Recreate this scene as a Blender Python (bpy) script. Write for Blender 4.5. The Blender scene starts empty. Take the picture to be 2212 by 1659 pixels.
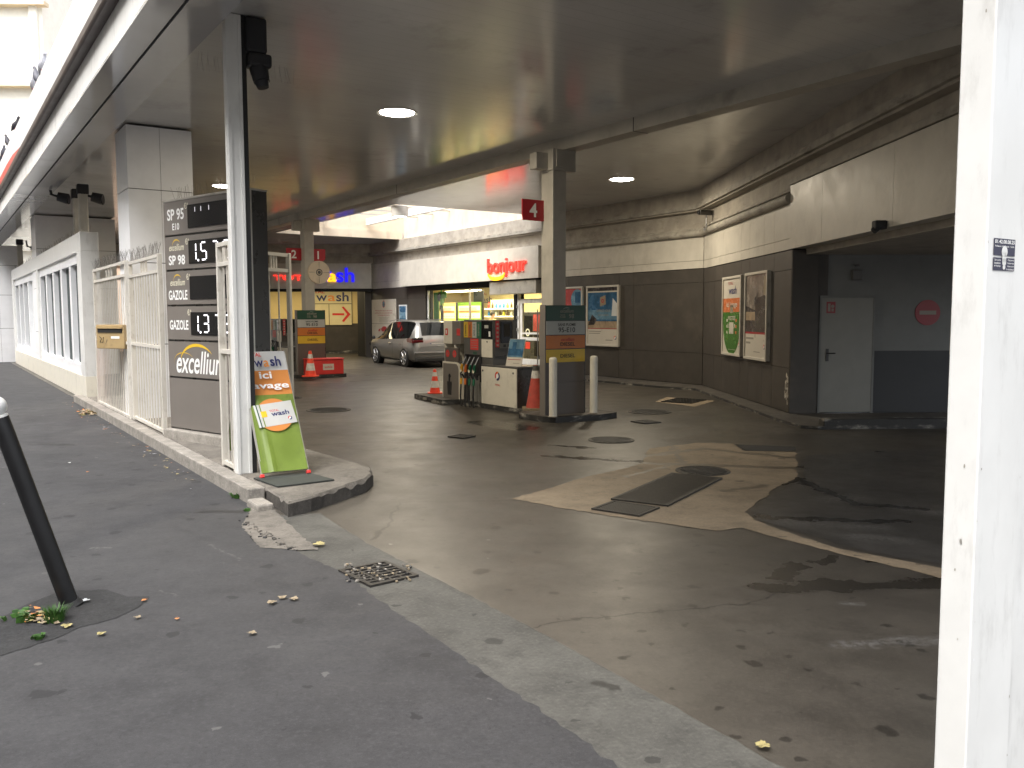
import bpy, bmesh, math, random
from mathutils import Matrix, Vector, noise as mnoise
R = math.radians
random.seed(7)
scn = bpy.context.scene
COL = scn.collection

# ------------------------------------------------------------------ camera, world, sun, exposure
CAM_H, PITCH, YAW, ROLL, FPX = 1.8, R(4.56), R(1.6), R(-0.15), 1850.0      # FPX: focal length for a 2212 px wide frame
cd = bpy.data.cameras.new('camera'); cam = bpy.data.objects.new('camera', cd); COL.objects.link(cam)
cd.sensor_width = 36.0; cd.lens = 36.0 * FPX / 2212.0; cd.clip_start = 0.05; cd.clip_end = 600
cam.matrix_world = (Matrix.Translation((0, 0, CAM_H)) @ Matrix.Rotation(-YAW, 4, 'Z') @ Matrix.Rotation(R(90) - PITCH, 4, 'X') @ Matrix.Rotation(ROLL, 4, 'Z'))
scn.camera = cam

SUN_EL, SUN_AZ = R(56), R(215)          # sun azimuth measured clockwise from +Y (behind the camera, over the street)
w = bpy.data.worlds.new('World'); scn.world = w; w.use_nodes = True
nt = w.node_tree; nt.nodes.clear()
sky = nt.nodes.new('ShaderNodeTexSky'); sky.sky_type = 'NISHITA'; sky.sun_disc = False
sky.sun_elevation = SUN_EL; sky.sun_rotation = SUN_AZ; sky.air_density = 1.0; sky.dust_density = 4.0; sky.ozone_density = 1.0
hs = nt.nodes.new('ShaderNodeHueSaturation'); hs.inputs['Saturation'].default_value = 0.3
bg = nt.nodes.new('ShaderNodeBackground'); bg.inputs['Strength'].default_value = 0.15
ow = nt.nodes.new('ShaderNodeOutputWorld')
nt.links.new(sky.outputs[0], hs.inputs['Color']); nt.links.new(hs.outputs[0], bg.inputs[0]); nt.links.new(bg.outputs[0], ow.inputs[0])
sl = bpy.data.lights.new('sun', 'SUN'); sl.energy = 1.0; sl.angle = R(45); sl.color = (1, .97, .93)
so = bpy.data.objects.new('sun', sl); COL.objects.link(so)
sd = Vector((math.sin(SUN_AZ) * math.cos(SUN_EL), math.cos(SUN_AZ) * math.cos(SUN_EL), math.sin(SUN_EL)))
so.rotation_euler = sd.to_track_quat('Z', 'Y').to_euler(); so.location = sd * 60
scn.view_settings.view_transform = 'Standard'; scn.view_settings.look = 'None'
scn.view_settings.gamma = 1; scn.view_settings.exposure = 1.85
scn.cycles.max_bounces = 10; scn.cycles.diffuse_bounces = 6; scn.cycles.glossy_bounces = 4
scn.cycles.use_denoising = True; scn.cycles.sample_clamp_indirect = 4

# ------------------------------------------------------------------ frames
TH = R(32.5)                                    # street runs 32.5 deg to the left of +Y
DU = Vector((-math.sin(TH), math.cos(TH), 0)); DV = Vector((math.cos(TH), math.sin(TH), 0))
def P(u, v, z=0): return DU * u + DV * v + Vector((0, 0, z))
RZ_S = TH - R(90)      # street frame: x = -u, y = v
RZ_T = TH              # cross frame:  x = v,  y = u
def frame(rz, loc=(0, 0, 0)): return Matrix.Translation(loc) @ Matrix.Rotation(rz, 4, 'Z')
FS, FT, FW, FE = frame(RZ_S), frame(RZ_T), Matrix.Identity(4), frame(R(-90))
def gp(px, py, z=0.0):                          # ground point under a pixel of the 2212x1659 photograph
    v = Vector(((px - 1106) / FPX, -(py - 829.5) / FPX, -1))
    d = cam.matrix_world.to_3x3() @ v
    return Vector((0, 0, CAM_H)) + d * ((z - CAM_H) / d.z)

# ------------------------------------------------------------------ materials
def lin(h):
    h = h.lstrip('#'); c = [int(h[i:i + 2], 16) / 255 for i in (0, 2, 4)]
    return tuple(x / 12.92 if x <= .04045 else ((x + .055) / 1.055) ** 2.4 for x in c)
class NT:
    def __init__(s, name):
        s.m = bpy.data.materials.new(name); s.m.use_nodes = True; s.t = s.m.node_tree; s.t.nodes.clear()
        s.out = s.n('ShaderNodeOutputMaterial'); s.b = s.n('ShaderNodeBsdfPrincipled'); s.l(s.b.outputs[0], s.out.inputs[0])
        s.tc = s.n('ShaderNodeTexCoord').outputs['Object']
    def n(s, t): return s.t.nodes.new(t)
    def l(s, a, b): s.t.links.new(a, b)
    def put(s, sock, v):
        if isinstance(v, bpy.types.NodeSocket): s.l(v, sock)
        elif isinstance(v, (tuple, list)) and len(v) == 3 and sock.type == 'RGBA': sock.default_value = (*v, 1)
        else: sock.default_value = v
    def math(s, op, a, b=0.0, c=None, clamp=False):
        n = s.n('ShaderNodeMath'); n.operation = op; n.use_clamp = clamp; s.put(n.inputs[0], a); s.put(n.inputs[1], b)
        if c is not None: s.put(n.inputs[2], c)
        return n.outputs[0]
    def vmath(s, op, a, b):
        n = s.n('ShaderNodeVectorMath'); n.operation = op; s.put(n.inputs[0], a); s.put(n.inputs[1], b); return n.outputs[0]
    def noise(s, scale, detail=4, rough=.55, vec=None, st=(1, 1, 1)):
        n = s.n('ShaderNodeTexNoise'); n.inputs['Scale'].default_value = scale; n.inputs['Detail'].default_value = detail; n.inputs['Roughness'].default_value = rough
        v = vec or s.tc
        if st != (1, 1, 1): v = s.vmath('MULTIPLY', v, st)
        s.l(v, n.inputs['Vector']); return n.outputs['Fac']
    def mix(s, f, a, b):
        n = s.n('ShaderNodeMix'); n.data_type = 'RGBA'; s.put(n.inputs['Factor'], f); s.put(n.inputs[6], a); s.put(n.inputs[7], b); return n.outputs[2]
    def ramp(s, f, lo, hi):
        n = s.n('ShaderNodeMapRange'); n.interpolation_type = 'SMOOTHSTEP'; s.put(n.inputs[0], f); s.put(n.inputs[1], lo); s.put(n.inputs[2], hi); return n.outputs[0]
    def bump(s, h, strength=.3, dist=.01):
        n = s.n('ShaderNodeBump'); n.inputs['Strength'].default_value = strength; n.inputs['Distance'].default_value = dist; s.l(h, n.inputs['Height']); s.l(n.outputs[0], s.b.inputs['Normal'])
MATS = {}
def mul(c, k): return tuple(min(1, x * k) for x in c)
def mat(name, col, rough=.5, metal=0, var=.12, scale=3, bump=0, bscale=80, dirt=None, coat=0, emit=None, es=0, spec=.5, st=(1, 1, 1), alpha=None):
    if isinstance(col, str): col = lin(col)
    k = NT(name); b = k.b
    if var:
        f = k.noise(scale, 6, .6, st=st); c = k.mix(k.ramp(f, .3, .7), mul(col, 1 - var), mul(col, 1 + var * .6))
        if dirt:
            g = k.noise(dirt[2], 8, .68, st=dirt[3] if len(dirt) > 3 else (1, 1, 1))
            c = k.mix(k.math('MULTIPLY', k.ramp(g, .5, .72), dirt[1]), c, dirt[0])
        k.put(b.inputs['Base Color'], c)
        k.put(b.inputs['Roughness'], k.math('ADD', k.math('MULTIPLY', f, .25), max(0, rough - .12)))
    else:
        k.put(b.inputs['Base Color'], col); b.inputs['Roughness'].default_value = rough
    b.inputs['Metallic'].default_value = metal; b.inputs['Specular IOR Level'].default_value = spec
    if coat: b.inputs['Coat Weight'].default_value = coat; b.inputs['Coat Roughness'].default_value = .06
    if bump: k.bump(k.noise(bscale, 3), bump, .004)
    if emit: k.put(b.inputs['Emission Color'], lin(emit) if isinstance(emit, str) else emit); b.inputs['Emission Strength'].default_value = es
    if alpha is not None: b.inputs['Alpha'].default_value = alpha
    MATS[name] = k.m; return k.m
GRIME = (.045, .038, .03)
mat('white_paint', (.74, .74, .72), .38, dirt=(GRIME, .3, 2.2, (3, 3, .7)), var=.06)
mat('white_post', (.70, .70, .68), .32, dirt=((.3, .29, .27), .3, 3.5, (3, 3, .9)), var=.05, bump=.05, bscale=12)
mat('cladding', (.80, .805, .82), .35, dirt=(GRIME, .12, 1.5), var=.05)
mat('panel_white', (.54, .51, .45), .42, dirt=(GRIME, .22, .9), var=.08)
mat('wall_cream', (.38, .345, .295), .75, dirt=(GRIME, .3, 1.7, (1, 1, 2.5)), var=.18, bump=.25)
mat('cornice_dirty', (.36, .335, .29), .7, dirt=((.05, .043, .035), .6, 2.4, (1, 1, 3)), var=.25, bump=.3)
mat('panel_taupe', (.050, .0435, .037), .5, dirt=((.12, .1, .08), .3, 1.3), var=.15)
mat('dark_gap', (.012, .011, .01), .8, var=0)
mat('taupe_metal', (.17, .152, .135), .4, var=.06)
mat('totem_brown', (.10, .082, .07), .4, var=.08)
mat('pump_grey', (.085, .083, .078), .32, var=.08)
mat('pump_dark', (.05, .048, .045), .28, var=.08)
mat('pump_white', (.72, .68, .58), .35, var=.05, dirt=(GRIME, .2, 4))
mat('black_plastic', (.012, .012, .013), .4, var=.2, scale=20)
mat('black_paint', (.008, .008, .009), .42, var=.3, scale=14, bump=.15)
mat('rubber', (.015, .015, .015), .7, var=.25)
mat('aluminium', (.62, .6, .55), .35, .7, var=.1, dirt=(GRIME, .4, 4))
mat('steel', (.45, .45, .45), .3, .9, var=.1)
mat('gate_paint', (.60, .57, .51), .45, dirt=((.16, .11, .07), .4, 6), var=.08)
mat('frosted_glass', (.07, .085, .086), .6, spec=.1, var=.12, scale=.8, dirt=((.14, .155, .155), .5, .9, (1, 1, .4)))
mat('brown_rail', (.035, .017, .014), .4, var=.2)
mat('red_band', (.55, .05, .03), .4, var=.1)
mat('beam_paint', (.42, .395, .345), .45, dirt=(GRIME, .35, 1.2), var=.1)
mat('beige_box', (.36, .26, .13), .38, var=.1, dirt=(GRIME, .3, 9))
mat('letter_white', (.82, .82, .8), .5, var=.03)
mat('letter_cream', (.75, .71, .55), .5, var=.03)
mat('letter_black', (.015, .014, .014), .5, var=0)
mat('letter_dim', (.26, .24, .2), .5, var=0)
mat('letter_red', (.6, .03, .025), .4, var=0)
mat('letter_navy', (.025, .03, .12), .4, var=0)
mat('letter_orange', (.75, .27, .05), .4, var=0)
mat('yellow', (.72, .47, .03), .4, var=.06)
mat('totem_green', (.012, .062, .036), .35, var=.08)
mat('totem_grey', (.42, .43, .40), .4, var=.06)
mat('totem_orange', (.52, .16, .03), .4, var=.06)
mat('totem_yellow', (.60, .40, .03), .4, var=.06)
mat('nozzle_green', (.01, .12, .06), .35, var=.08)
mat('nozzle_orange', (.6, .15, .03), .35, var=.08)
mat('nozzle_yellow', (.7, .38, .03), .35, var=.08)
mat('red_plastic', (.62, .035, .03), .42, var=.1)
mat('plate_red', (.36, .012, .022), .4, var=.06)
mat('cone_orange', (.85, .07, .03), .5, var=.1, scale=8, dirt=(GRIME, .25, 9))
mat('cone_dirty', (.48, .07, .05), .6, var=.2, scale=8, dirt=((.2, .12, .08), .7, 7))
mat('cone_white', (.62, .60, .56), .5, var=.12, scale=12, dirt=(GRIME, .35, 10))
mat('banner_green', (.15, .215, .03), .5, var=.12, scale=4, dirt=((.09, .13, .02), .6, 2.5, (3, 3, .6)))
mat('banner_orange', (.58, .22, .05), .5, var=.06)
mat('banner_white', (.50, .50, .48), .45, var=.06)
mat('rubber_mat', (.035, .04, .036), .8, var=.2, scale=12, bump=.3)
mat('black_screen', (.006, .006, .007), .12, var=0)
mat('screen_smudge', (.018, .018, .019), .4, var=.3, scale=20)
mat('led', (.8, .78, .85), .4, emit=(1, .97, 1), es=1.2, var=0)
mat('led_dim', (.2, .2, .22), .4, emit=(1, .97, 1), es=.25, var=0)
mat('sign_red_lit', (.8, .04, .03), .4, emit=(1, .035, .022), es=.5, var=0)
mat('sign_blue_lit', (.01, .01, .6), .4, emit=(.012, .008, .9), es=.32, var=0)
mat('sign_yellow_lit', (.9, .5, .02), .4, emit=(1, .42, .015), es=.5, var=0)
mat('lamp_lit', (1, 1, 1), .4, emit=(1, .95, .86), es=14, var=0)
mat('tube_lit', (1, 1, 1), .4, emit=(1, .88, .6), es=3.5, var=0)
mat('menu_lit', (.9, .7, .2), .4, emit=(1, .72, .18), es=.4, var=0)
mat('menu_green_lit', (.3, .6, .02), .4, emit=(.3, .55, .02), es=.22, var=0)
mat('menu_pale_lit', (.9, .9, .6), .4, emit=(1, .85, .45), es=.45, var=0)
mat('menu_orange_lit', (.9, .4, .1), .4, emit=(1, .32, .05), es=.4, var=0)
mat('shop_wall', (.66, .58, .34), .6, var=.06)
mat('shop_green', (.03, .22, .02), .45, var=.2, scale=2)
mat('wash_yellow', (.66, .52, .24), .55, var=.06)
mat('shelf_white', (.62, .6, .5), .5, var=.05)
mat('tile_floor', (.35, .33, .29), .3, var=.08)
mat('door_grey', (.215, .215, .197), .45, var=.06)
mat('recess_grey', (.165, .17, .165), .6, var=.08, dirt=(GRIME, .2, 1.2))
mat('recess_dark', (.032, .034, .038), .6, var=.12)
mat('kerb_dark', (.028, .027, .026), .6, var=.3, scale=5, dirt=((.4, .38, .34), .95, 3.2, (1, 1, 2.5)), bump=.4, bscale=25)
mat('skin', (.42, .24, .16), .5, var=.08)
mat('hair', (.012, .009, .007), .55, var=.2, scale=30)
mat('yellow_shirt', (.55, .40, .16), .75, var=.1)
mat('dark_cloth', (.02, .02, .028), .8, var=.2)
mat('pigeon_grey', (.10, .10, .12), .6, var=.35, scale=16)
mat('pigeon_pale', (.42, .42, .46), .6, var=.3, scale=16)
mat('pigeon_dark', (.035, .032, .04), .6, var=.3, scale=16)
mat('leaf_yellow', (.33, .28, .12), .6, var=.25, scale=40)
mat('leaf_tan', (.27, .215, .14), .65, var=.25, scale=40)
mat('leaf_orange', (.5, .2, .06), .6, var=.25, scale=40)
mat('weed', (.035, .10, .012), .55, var=.35, scale=25)
mat('cast_iron', (.028, .025, .022), .55, .2, var=.35, scale=22, bump=.5, bscale=90)
mat('iron_dark', (.02, .018, .016), .7, var=.3, scale=10)
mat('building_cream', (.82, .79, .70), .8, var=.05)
mat('wall_stone', (.42, .38, .31), .8, var=.1)
mat('building_peach', (.66, .47, .34), .8, var=.05)
mat('building_trim', (.72, .58, .38), .7, var=.08)
mat('window_dark', (.06, .07, .08), .12, var=.1)
mat('well_cream', (.66, .56, .43), .7, var=.06, dirt=((.16, .13, .1), .35, 1.6, (2, 2, .5)))
mat('sticker_navy', (.035, .035, .065), .5, var=.1, scale=20)
mat('poster_blue', (.03, .11, .22), .25, var=.5, scale=3)
mat('poster_sky', (.12, .24, .34), .25, var=.4, scale=4)
mat('poster_sand', (.36, .27, .18), .3, var=.35, scale=6)
mat('poster_red', (.46, .08, .08), .25, var=.2, scale=5)
mat('poster_white', (.58, .54, .47), .3, var=.05)
mat('poster_dark', (.055, .048, .05), .25, var=.7, scale=7)
mat('poster_grey', (.22, .19, .165), .25, var=.45, scale=4)
mat('poster_green', (.05, .17, .02), .25, var=.1)
mat('poster_orange', (.58, .17, .06), .25, var=.05)
mat('noentry_red', (.25, .018, .028), .4, var=.08)
mat('car_silver', (.2, .198, .19), .28, .4, var=0, coat=.5)
mat('car_glass', (.008, .009, .01), .03, var=0, spec=.25)
mat('car_black', (.012, .012, .012), .5, var=.1)
mat('tail_red', (.06, .004, .006), .15, var=0, coat=.5)
mat('chrome', (.6, .6, .6), .15, 1, var=0)
mat('alloy', (.5, .5, .5), .3, .85, var=.05)
mat('frost_white', (.6, .62, .62), .3, var=.05)
mat('spike_steel', (.22, .21, .2), .35, .6, var=.1)
mat('fixture_dark', (.02, .02, .024), .6, var=.3)
mat('bottle_blue', (.03, .18, .42), .25, var=.1)
mat('bottle_yellow', (.6, .55, .05), .25, var=.1)
mat('bottle_red', (.45, .05, .04), .25, var=.1)
mat('bottle_brown', (.10, .06, .03), .25, var=.1)
mat('bottle_white', (.6, .6, .55), .3, var=.05)
mat('extinguisher_red', (.5, .02, .02), .3, var=.06)

def glass_mat():
    k = NT('shop_glass'); k.b.inputs['Base Color'].default_value = (1, 1, 1, 1); k.b.inputs['Roughness'].default_value = .02
    g = k.n('ShaderNodeBsdfGlossy'); g.inputs['Roughness'].default_value = .03; t = k.n('ShaderNodeBsdfTransparent'); t.inputs[0].default_value = (.92, .95, .92, 1)
    f = k.n('ShaderNodeFresnel'); f.inputs[0].default_value = 1.45; mx = k.n('ShaderNodeMixShader')
    k.l(f.outputs[0], mx.inputs[0]); k.l(t.outputs[0], mx.inputs[1]); k.l(g.outputs[0], mx.inputs[2]); k.l(mx.outputs[0], k.out.inputs[0]); MATS['shop_glass'] = k.m
glass_mat()

def ceiling_mat(name, col, pitch, rough, bs):
    k = NT(name); x = k.n('ShaderNodeSeparateXYZ'); k.l(k.tc, x.inputs[0])
    f = k.math('FRACT', k.math('DIVIDE', x.outputs[0], pitch))
    edge = k.math('LESS_THAN', k.math('ABSOLUTE', k.math('SUBTRACT', f, .5)), .475)
    n1 = k.noise(.35, 5, .6, st=(1, .5, 1)); cid = k.n('ShaderNodeTexWhiteNoise'); cid.noise_dimensions = '1D'
    k.l(k.math('FLOOR', k.math('DIVIDE', x.outputs[0], pitch)), cid.inputs['W'])
    c = k.mix(k.ramp(n1, .35, .7), mul(col, .86), mul(col, 1.04)); c = k.mix(k.math('MULTIPLY', cid.outputs[0], .06), c, mul(col, .7))
    g = k.noise(1.1, 7, .7); c = k.mix(k.math('MULTIPLY', k.ramp(g, .52, .75), .3), c, (.1, .085, .07))
    c = k.mix(edge, mul(col, .82), c); k.put(k.b.inputs['Base Color'], c)
    k.put(k.b.inputs['Roughness'], k.math('ADD', k.math('MULTIPLY', n1, .12), rough)); k.b.inputs['Specular IOR Level'].default_value = .9
    h = k.math('ADD', k.math('MULTIPLY', k.math('POWER', k.math('ABSOLUTE', k.math('SUBTRACT', f, .5)), 3.0), 1.0), k.math('MULTIPLY', k.noise(1.3, 2, .5, st=(1, .35, 1)), .18))
    k.bump(h, .5, bs); MATS[name] = k.m
ceiling_mat('ceiling_slats', (.58, .575, .565), .20, .09, .005)
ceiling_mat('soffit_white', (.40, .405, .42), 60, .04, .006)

# segment mask group, for the stains, tyre marks and cracks that lie on the floors
SEG = bpy.data.node_groups.new('segment_mask', 'ShaderNodeTree')
for nm, ty in (('P', 'NodeSocketVector'), ('A', 'NodeSocketVector'), ('B', 'NodeSocketVector'), ('W', 'NodeSocketFloat')): SEG.interface.new_socket(nm, in_out='INPUT', socket_type=ty)
SEG.interface.new_socket('F', in_out='OUTPUT', socket_type='NodeSocketFloat')
def _seg():
    t = SEG; i = t.nodes.new('NodeGroupInput'); o = t.nodes.new('NodeGroupOutput')
    def vm(op, a, b):
        n = t.nodes.new('ShaderNodeVectorMath'); n.operation = op; t.links.new(a, n.inputs[0])
        if b is not None: t.links.new(b, n.inputs[1])
        return n
    pa = vm('SUBTRACT', i.outputs[0], i.outputs[1]).outputs[0]; ba = vm('SUBTRACT', i.outputs[2], i.outputs[1]).outputs[0]
    d1 = vm('DOT_PRODUCT', pa, ba).outputs['Value']; d2 = vm('DOT_PRODUCT', ba, ba).outputs['Value']
    dv = t.nodes.new('ShaderNodeMath'); dv.operation = 'DIVIDE'; dv.use_clamp = True; t.links.new(d1, dv.inputs[0]); t.links.new(d2, dv.inputs[1])
    sc = t.nodes.new('ShaderNodeVectorMath'); sc.operation = 'SCALE'; t.links.new(ba, sc.inputs[0]); t.links.new(dv.outputs[0], sc.inputs['Scale'])
    ln = vm('LENGTH', vm('SUBTRACT', pa, sc.outputs[0]).outputs[0], None).outputs['Value']
    mr = t.nodes.new('ShaderNodeMapRange'); mr.interpolation_type = 'SMOOTHSTEP'; t.links.new(ln, mr.inputs[0]); t.links.new(i.outputs[3], mr.inputs[2]); mr.inputs[1].default_value = 0
    mr.inputs[3].default_value = 1; mr.inputs[4].default_value = 0; t.links.new(mr.outputs[0], o.inputs[0])
_seg()
def segs(k, vec, L):
    acc = None
    for a, b, wd in L:
        g = k.n('ShaderNodeGroup'); g.node_tree = SEG; k.l(vec, g.inputs[0]); g.inputs[1].default_value = (a[0], a[1], 0); g.inputs[2].default_value = (b[0], b[1], 0); g.inputs[3].default_value = wd
        acc = g.outputs[0] if acc is None else k.math('MAXIMUM', acc, g.outputs[0])
    return acc
def warp(k, amt, scale):
    n = k.n('ShaderNodeTexNoise'); n.inputs['Scale'].default_value = scale; n.inputs['Detail'].default_value = 5; k.l(k.tc, n.inputs['Vector'])
    v = k.vmath('SUBTRACT', n.outputs['Color'], (.5, .5, .5)); v = k.vmath('MULTIPLY', v, (amt, amt, 0)); return k.vmath('ADD', k.tc, v)
def spots(k, scale, thr, r, seed=0.0):
    v = k.n('ShaderNodeTexVoronoi'); v.voronoi_dimensions = '2D'; v.inputs['Scale'].default_value = scale
    k.l(k.vmath('ADD', warp(k, .12, 13), (seed, seed * .7, 0)), v.inputs['Vector']); s = k.n('ShaderNodeSeparateColor'); k.l(v.outputs['Color'], s.inputs[0])
    on = k.math('GREATER_THAN', s.outputs[0], thr); rad = k.math('MULTIPLY', k.math('ADD', s.outputs[1], .25), r)
    return k.math('MULTIPLY', on, k.ramp(k.math('SUBTRACT', v.outputs['Distance'], rad), .12 * r, -.12 * r))
def ground_mat(name, col, light, dark, rough, grain=.3, patch=.35, wet=(), pale=(), crack=(), gum=None, drips=None, pscale=.6, gscale=220, st=(1, 1, 1)):
    k = NT(name); n1 = k.noise(pscale, 7, .62, st=st); n2 = k.noise(pscale * 6, 6, .6, st=st); n3 = k.noise(gscale, 2, .5)
    c = k.mix(k.ramp(n1, .3, .72), dark, light); c = k.mix(k.math('MULTIPLY', k.ramp(n2, .35, .7), patch), c, col)
    c = k.mix(k.math('MULTIPLY', k.ramp(n3, .48, .75), grain), c, mul(light, 1.5)); c = k.mix(k.math('MULTIPLY', k.ramp(n3, .45, .3), grain), c, mul(dark, .5))
    n4 = k.noise(pscale * 2.6, 9, .72, st=st); c = k.mix(k.math('MULTIPLY', k.ramp(n4, .46, .66), .6), c, mul(dark, .62)); c = k.mix(k.math('MULTIPLY', k.ramp(n4, .46, .30), .4), c, mul(light, 1.22))
    n5 = k.noise(46, 3, .7); n6 = k.noise(15, 5, .75)
    c = k.mix(k.math('MULTIPLY', k.ramp(n5, .5, .72), grain * 1.5), c, mul(light, 1.5)); c = k.mix(k.math('MULTIPLY', k.ramp(n5, .46, .26), grain * 1.9), c, mul(dark, .45)); c = k.mix(k.math('MULTIPLY', k.ramp(n6, .5, .3), .4), c, mul(dark, .7))
    rg = k.math('ADD', k.math('MULTIPLY', n2, .3), rough - .15)
    if gum: c = k.mix(k.math('MULTIPLY', spots(k, gum[0], gum[1], gum[2]), .85), c, gum[3])
    if drips:
        for q, (sc_, th_, r_) in enumerate(drips): c = k.mix(k.math('MULTIPLY', spots(k, sc_, th_, r_, 3.1 + q), .7), c, mul(dark, .38))
    if pale:
        w_ = warp(k, .16, 7); f = k.math('MULTIPLY', segs(k, w_, pale), k.ramp(k.noise(28, 6, .7, st=(1, 1, 1)), .4, .6)); c = k.mix(k.math('MULTIPLY', f, .8), c, (.13, .126, .12))
    if wet:
        w_ = warp(k, .3, 6); f = k.ramp(k.math('MULTIPLY', segs(k, w_, wet), k.math('ADD', k.math('MULTIPLY', k.noise(17, 9, .8), 1.5), .2)), .1, .66); c = k.mix(k.math('MULTIPLY', f, .75), c, mul(dark, .35)); rg = k.math('SUBTRACT', rg, k.math('MULTIPLY', f, .18))
    if crack:
        f = k.ramp(segs(k, warp(k, .16, 6), crack), .35, .75); c = k.mix(k.math('MULTIPLY', f, .9), c, (.012, .011, .01))
    k.put(k.b.inputs['Base Color'], c); k.put(k.b.inputs['Roughness'], rg)
    k.bump(k.math('ADD', k.math('MULTIPLY', n3, .5), n2), .35, .004); MATS[name] = k.m
def G2(*a): return tuple(gp(*a)[:2])
def pline(pts, wd): 
    q = [G2(*p) for p in pts]; return [(q[i], q[i + 1], wd) for i in range(len(q) - 1)]
ground_mat('asphalt_side', (.041, .040, .0415), (.047, .046, .0475), (.033, .0325, .0345), .72, grain=.28,
           gum=(2.6, .86, .06, (.10, .098, .095)), drips=((1.9, .62, .10), (3.4, .8, .11)), pale=pline([(205, 1185), (235, 1187)], .03) + pline([(455, 1178), (520, 1212)], .02) + pline([(345, 1280), (380, 1290)], .02),
           wet=pline([(80, 960), (150, 962)], .16) + pline([(430, 1108), (520, 1108)], .10), crack=pline([(236, 1262), (275, 1228)], .012) + pline([(290, 1290), (380, 1275)], .012) + pline([(275, 1286), (300, 1300)], .012))
ground_mat('asphalt_patch', (.02, .02, .0205), (.026, .026, .0265), (.013, .013, .0135), .8, grain=.55, gscale=120)
ground_mat('station_floor', (.060, .053, .044), (.082, .073, .060), (.038, .0335, .028), .40, grain=.15, pscale=.33, st=(1, 1, 1),
           gum=(2.6, .965, .05, (.2, .19, .17)), drips=((3.1, .72, .12), (1.7, .82, .09), (5.5, .8, .12)),
           pale=pline([(1824, 1392), (1900, 1390), (2044, 1381)], .10) + pline([(1820, 1305), (1860, 1303)], .05),
           wet=pline([(1655, 1272), (1720, 1270), (1800, 1262)], .2) + pline([(1790, 1268), (2060, 1258)], .16) + pline([(1690, 1250), (1722, 1222)], .13) + pline([(1770, 1216), (1800, 1206)], .09) + pline([(1880, 1212), (1930, 1216)], .08)
           + pline([(1180, 985), (1420, 1000), (1720, 1008), (2000, 1012)], .16) + pline([(1190, 962), (1280, 968)], .12) + pline([(1690, 1022), (1850, 1090), (1990, 1100)], .12) + pline([(1640, 1118), (1780, 1122), (1950, 1135)], .11) + pline([(1650, 1050), (1780, 1030), (1990, 1020)], .14)
           + pline([(1040, 912), (1130, 925)], .5) + pline([(1990, 1150), (2060, 1190)], .3) + pline([(1900, 1080), (2060, 1060)], .35) + pline([(1930, 980), (2060, 1000)], .4),
           crack=pline([(1140, 1358), (1215, 1342), (1330, 1330), (1480, 1318), (1640, 1300), (1708, 1268)], .014) + pline([(862, 1086), (1110, 1080)], .018) + pline([(800, 1168), (842, 1130), (862, 1086)], .03) + pline([(660, 962), (1000, 944), (1130, 926), (1290, 905)], .05))
ground_mat('gutter_concrete', (.082, .079, .069), (.10, .097, .085), (.055, .053, .047), .75, grain=.22, pscale=1.1, patch=.5, drips=((2.2, .66, .10), (4.2, .78, .11)), wet=pline([(1290, 1480), (1330, 1490)], .05))
ground_mat('patch_concrete', (.27, .21, .142), (.30, .235, .16), (.19, .148, .1), .65, grain=.16, pscale=1.0, drips=((2.2, .75, .09), (4.0, .82, .1)),
           wet=pline([(1350, 1000), (1720, 1012)], .16) + pline([(1400, 985), (1520, 970), (1720, 990)], .13) + pline([(1560, 1060), (1650, 1050)], .1) + pline([(1440, 945), (1475, 1000)], .07) + pline([(1470, 1000), (1350, 1030)], .05))
ground_mat('wet_asphalt', (.055, .053, .05), (.066, .062, .058), (.04, .038, .036), .4, grain=.12, pscale=.8, pale=pline([(1790, 1080), (1860, 1075)], .25) + pline([(1700, 1128), (1900, 1140)], .22) + pline([(1850, 1160), (1960, 1170)], .2) + pline([(1960, 1100), (2040, 1110)], .25),
           wet=pline([(1690, 1022), (1850, 1090), (1990, 1100)], .14) + pline([(1640, 1118), (1950, 1128)], .12))
ground_mat('kerb_concrete', (.29, .27, .235), (.33, .305, .27), (.18, .165, .145), .8, grain=.25, pscale=2.2, patch=.5)
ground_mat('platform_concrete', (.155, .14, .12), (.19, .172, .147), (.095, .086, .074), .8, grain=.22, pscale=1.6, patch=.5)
ground_mat('island_concrete', (.075, .067, .058), (.10, .09, .078), (.042, .038, .034), .75, grain=.25, pscale=2.0, patch=.5)

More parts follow.
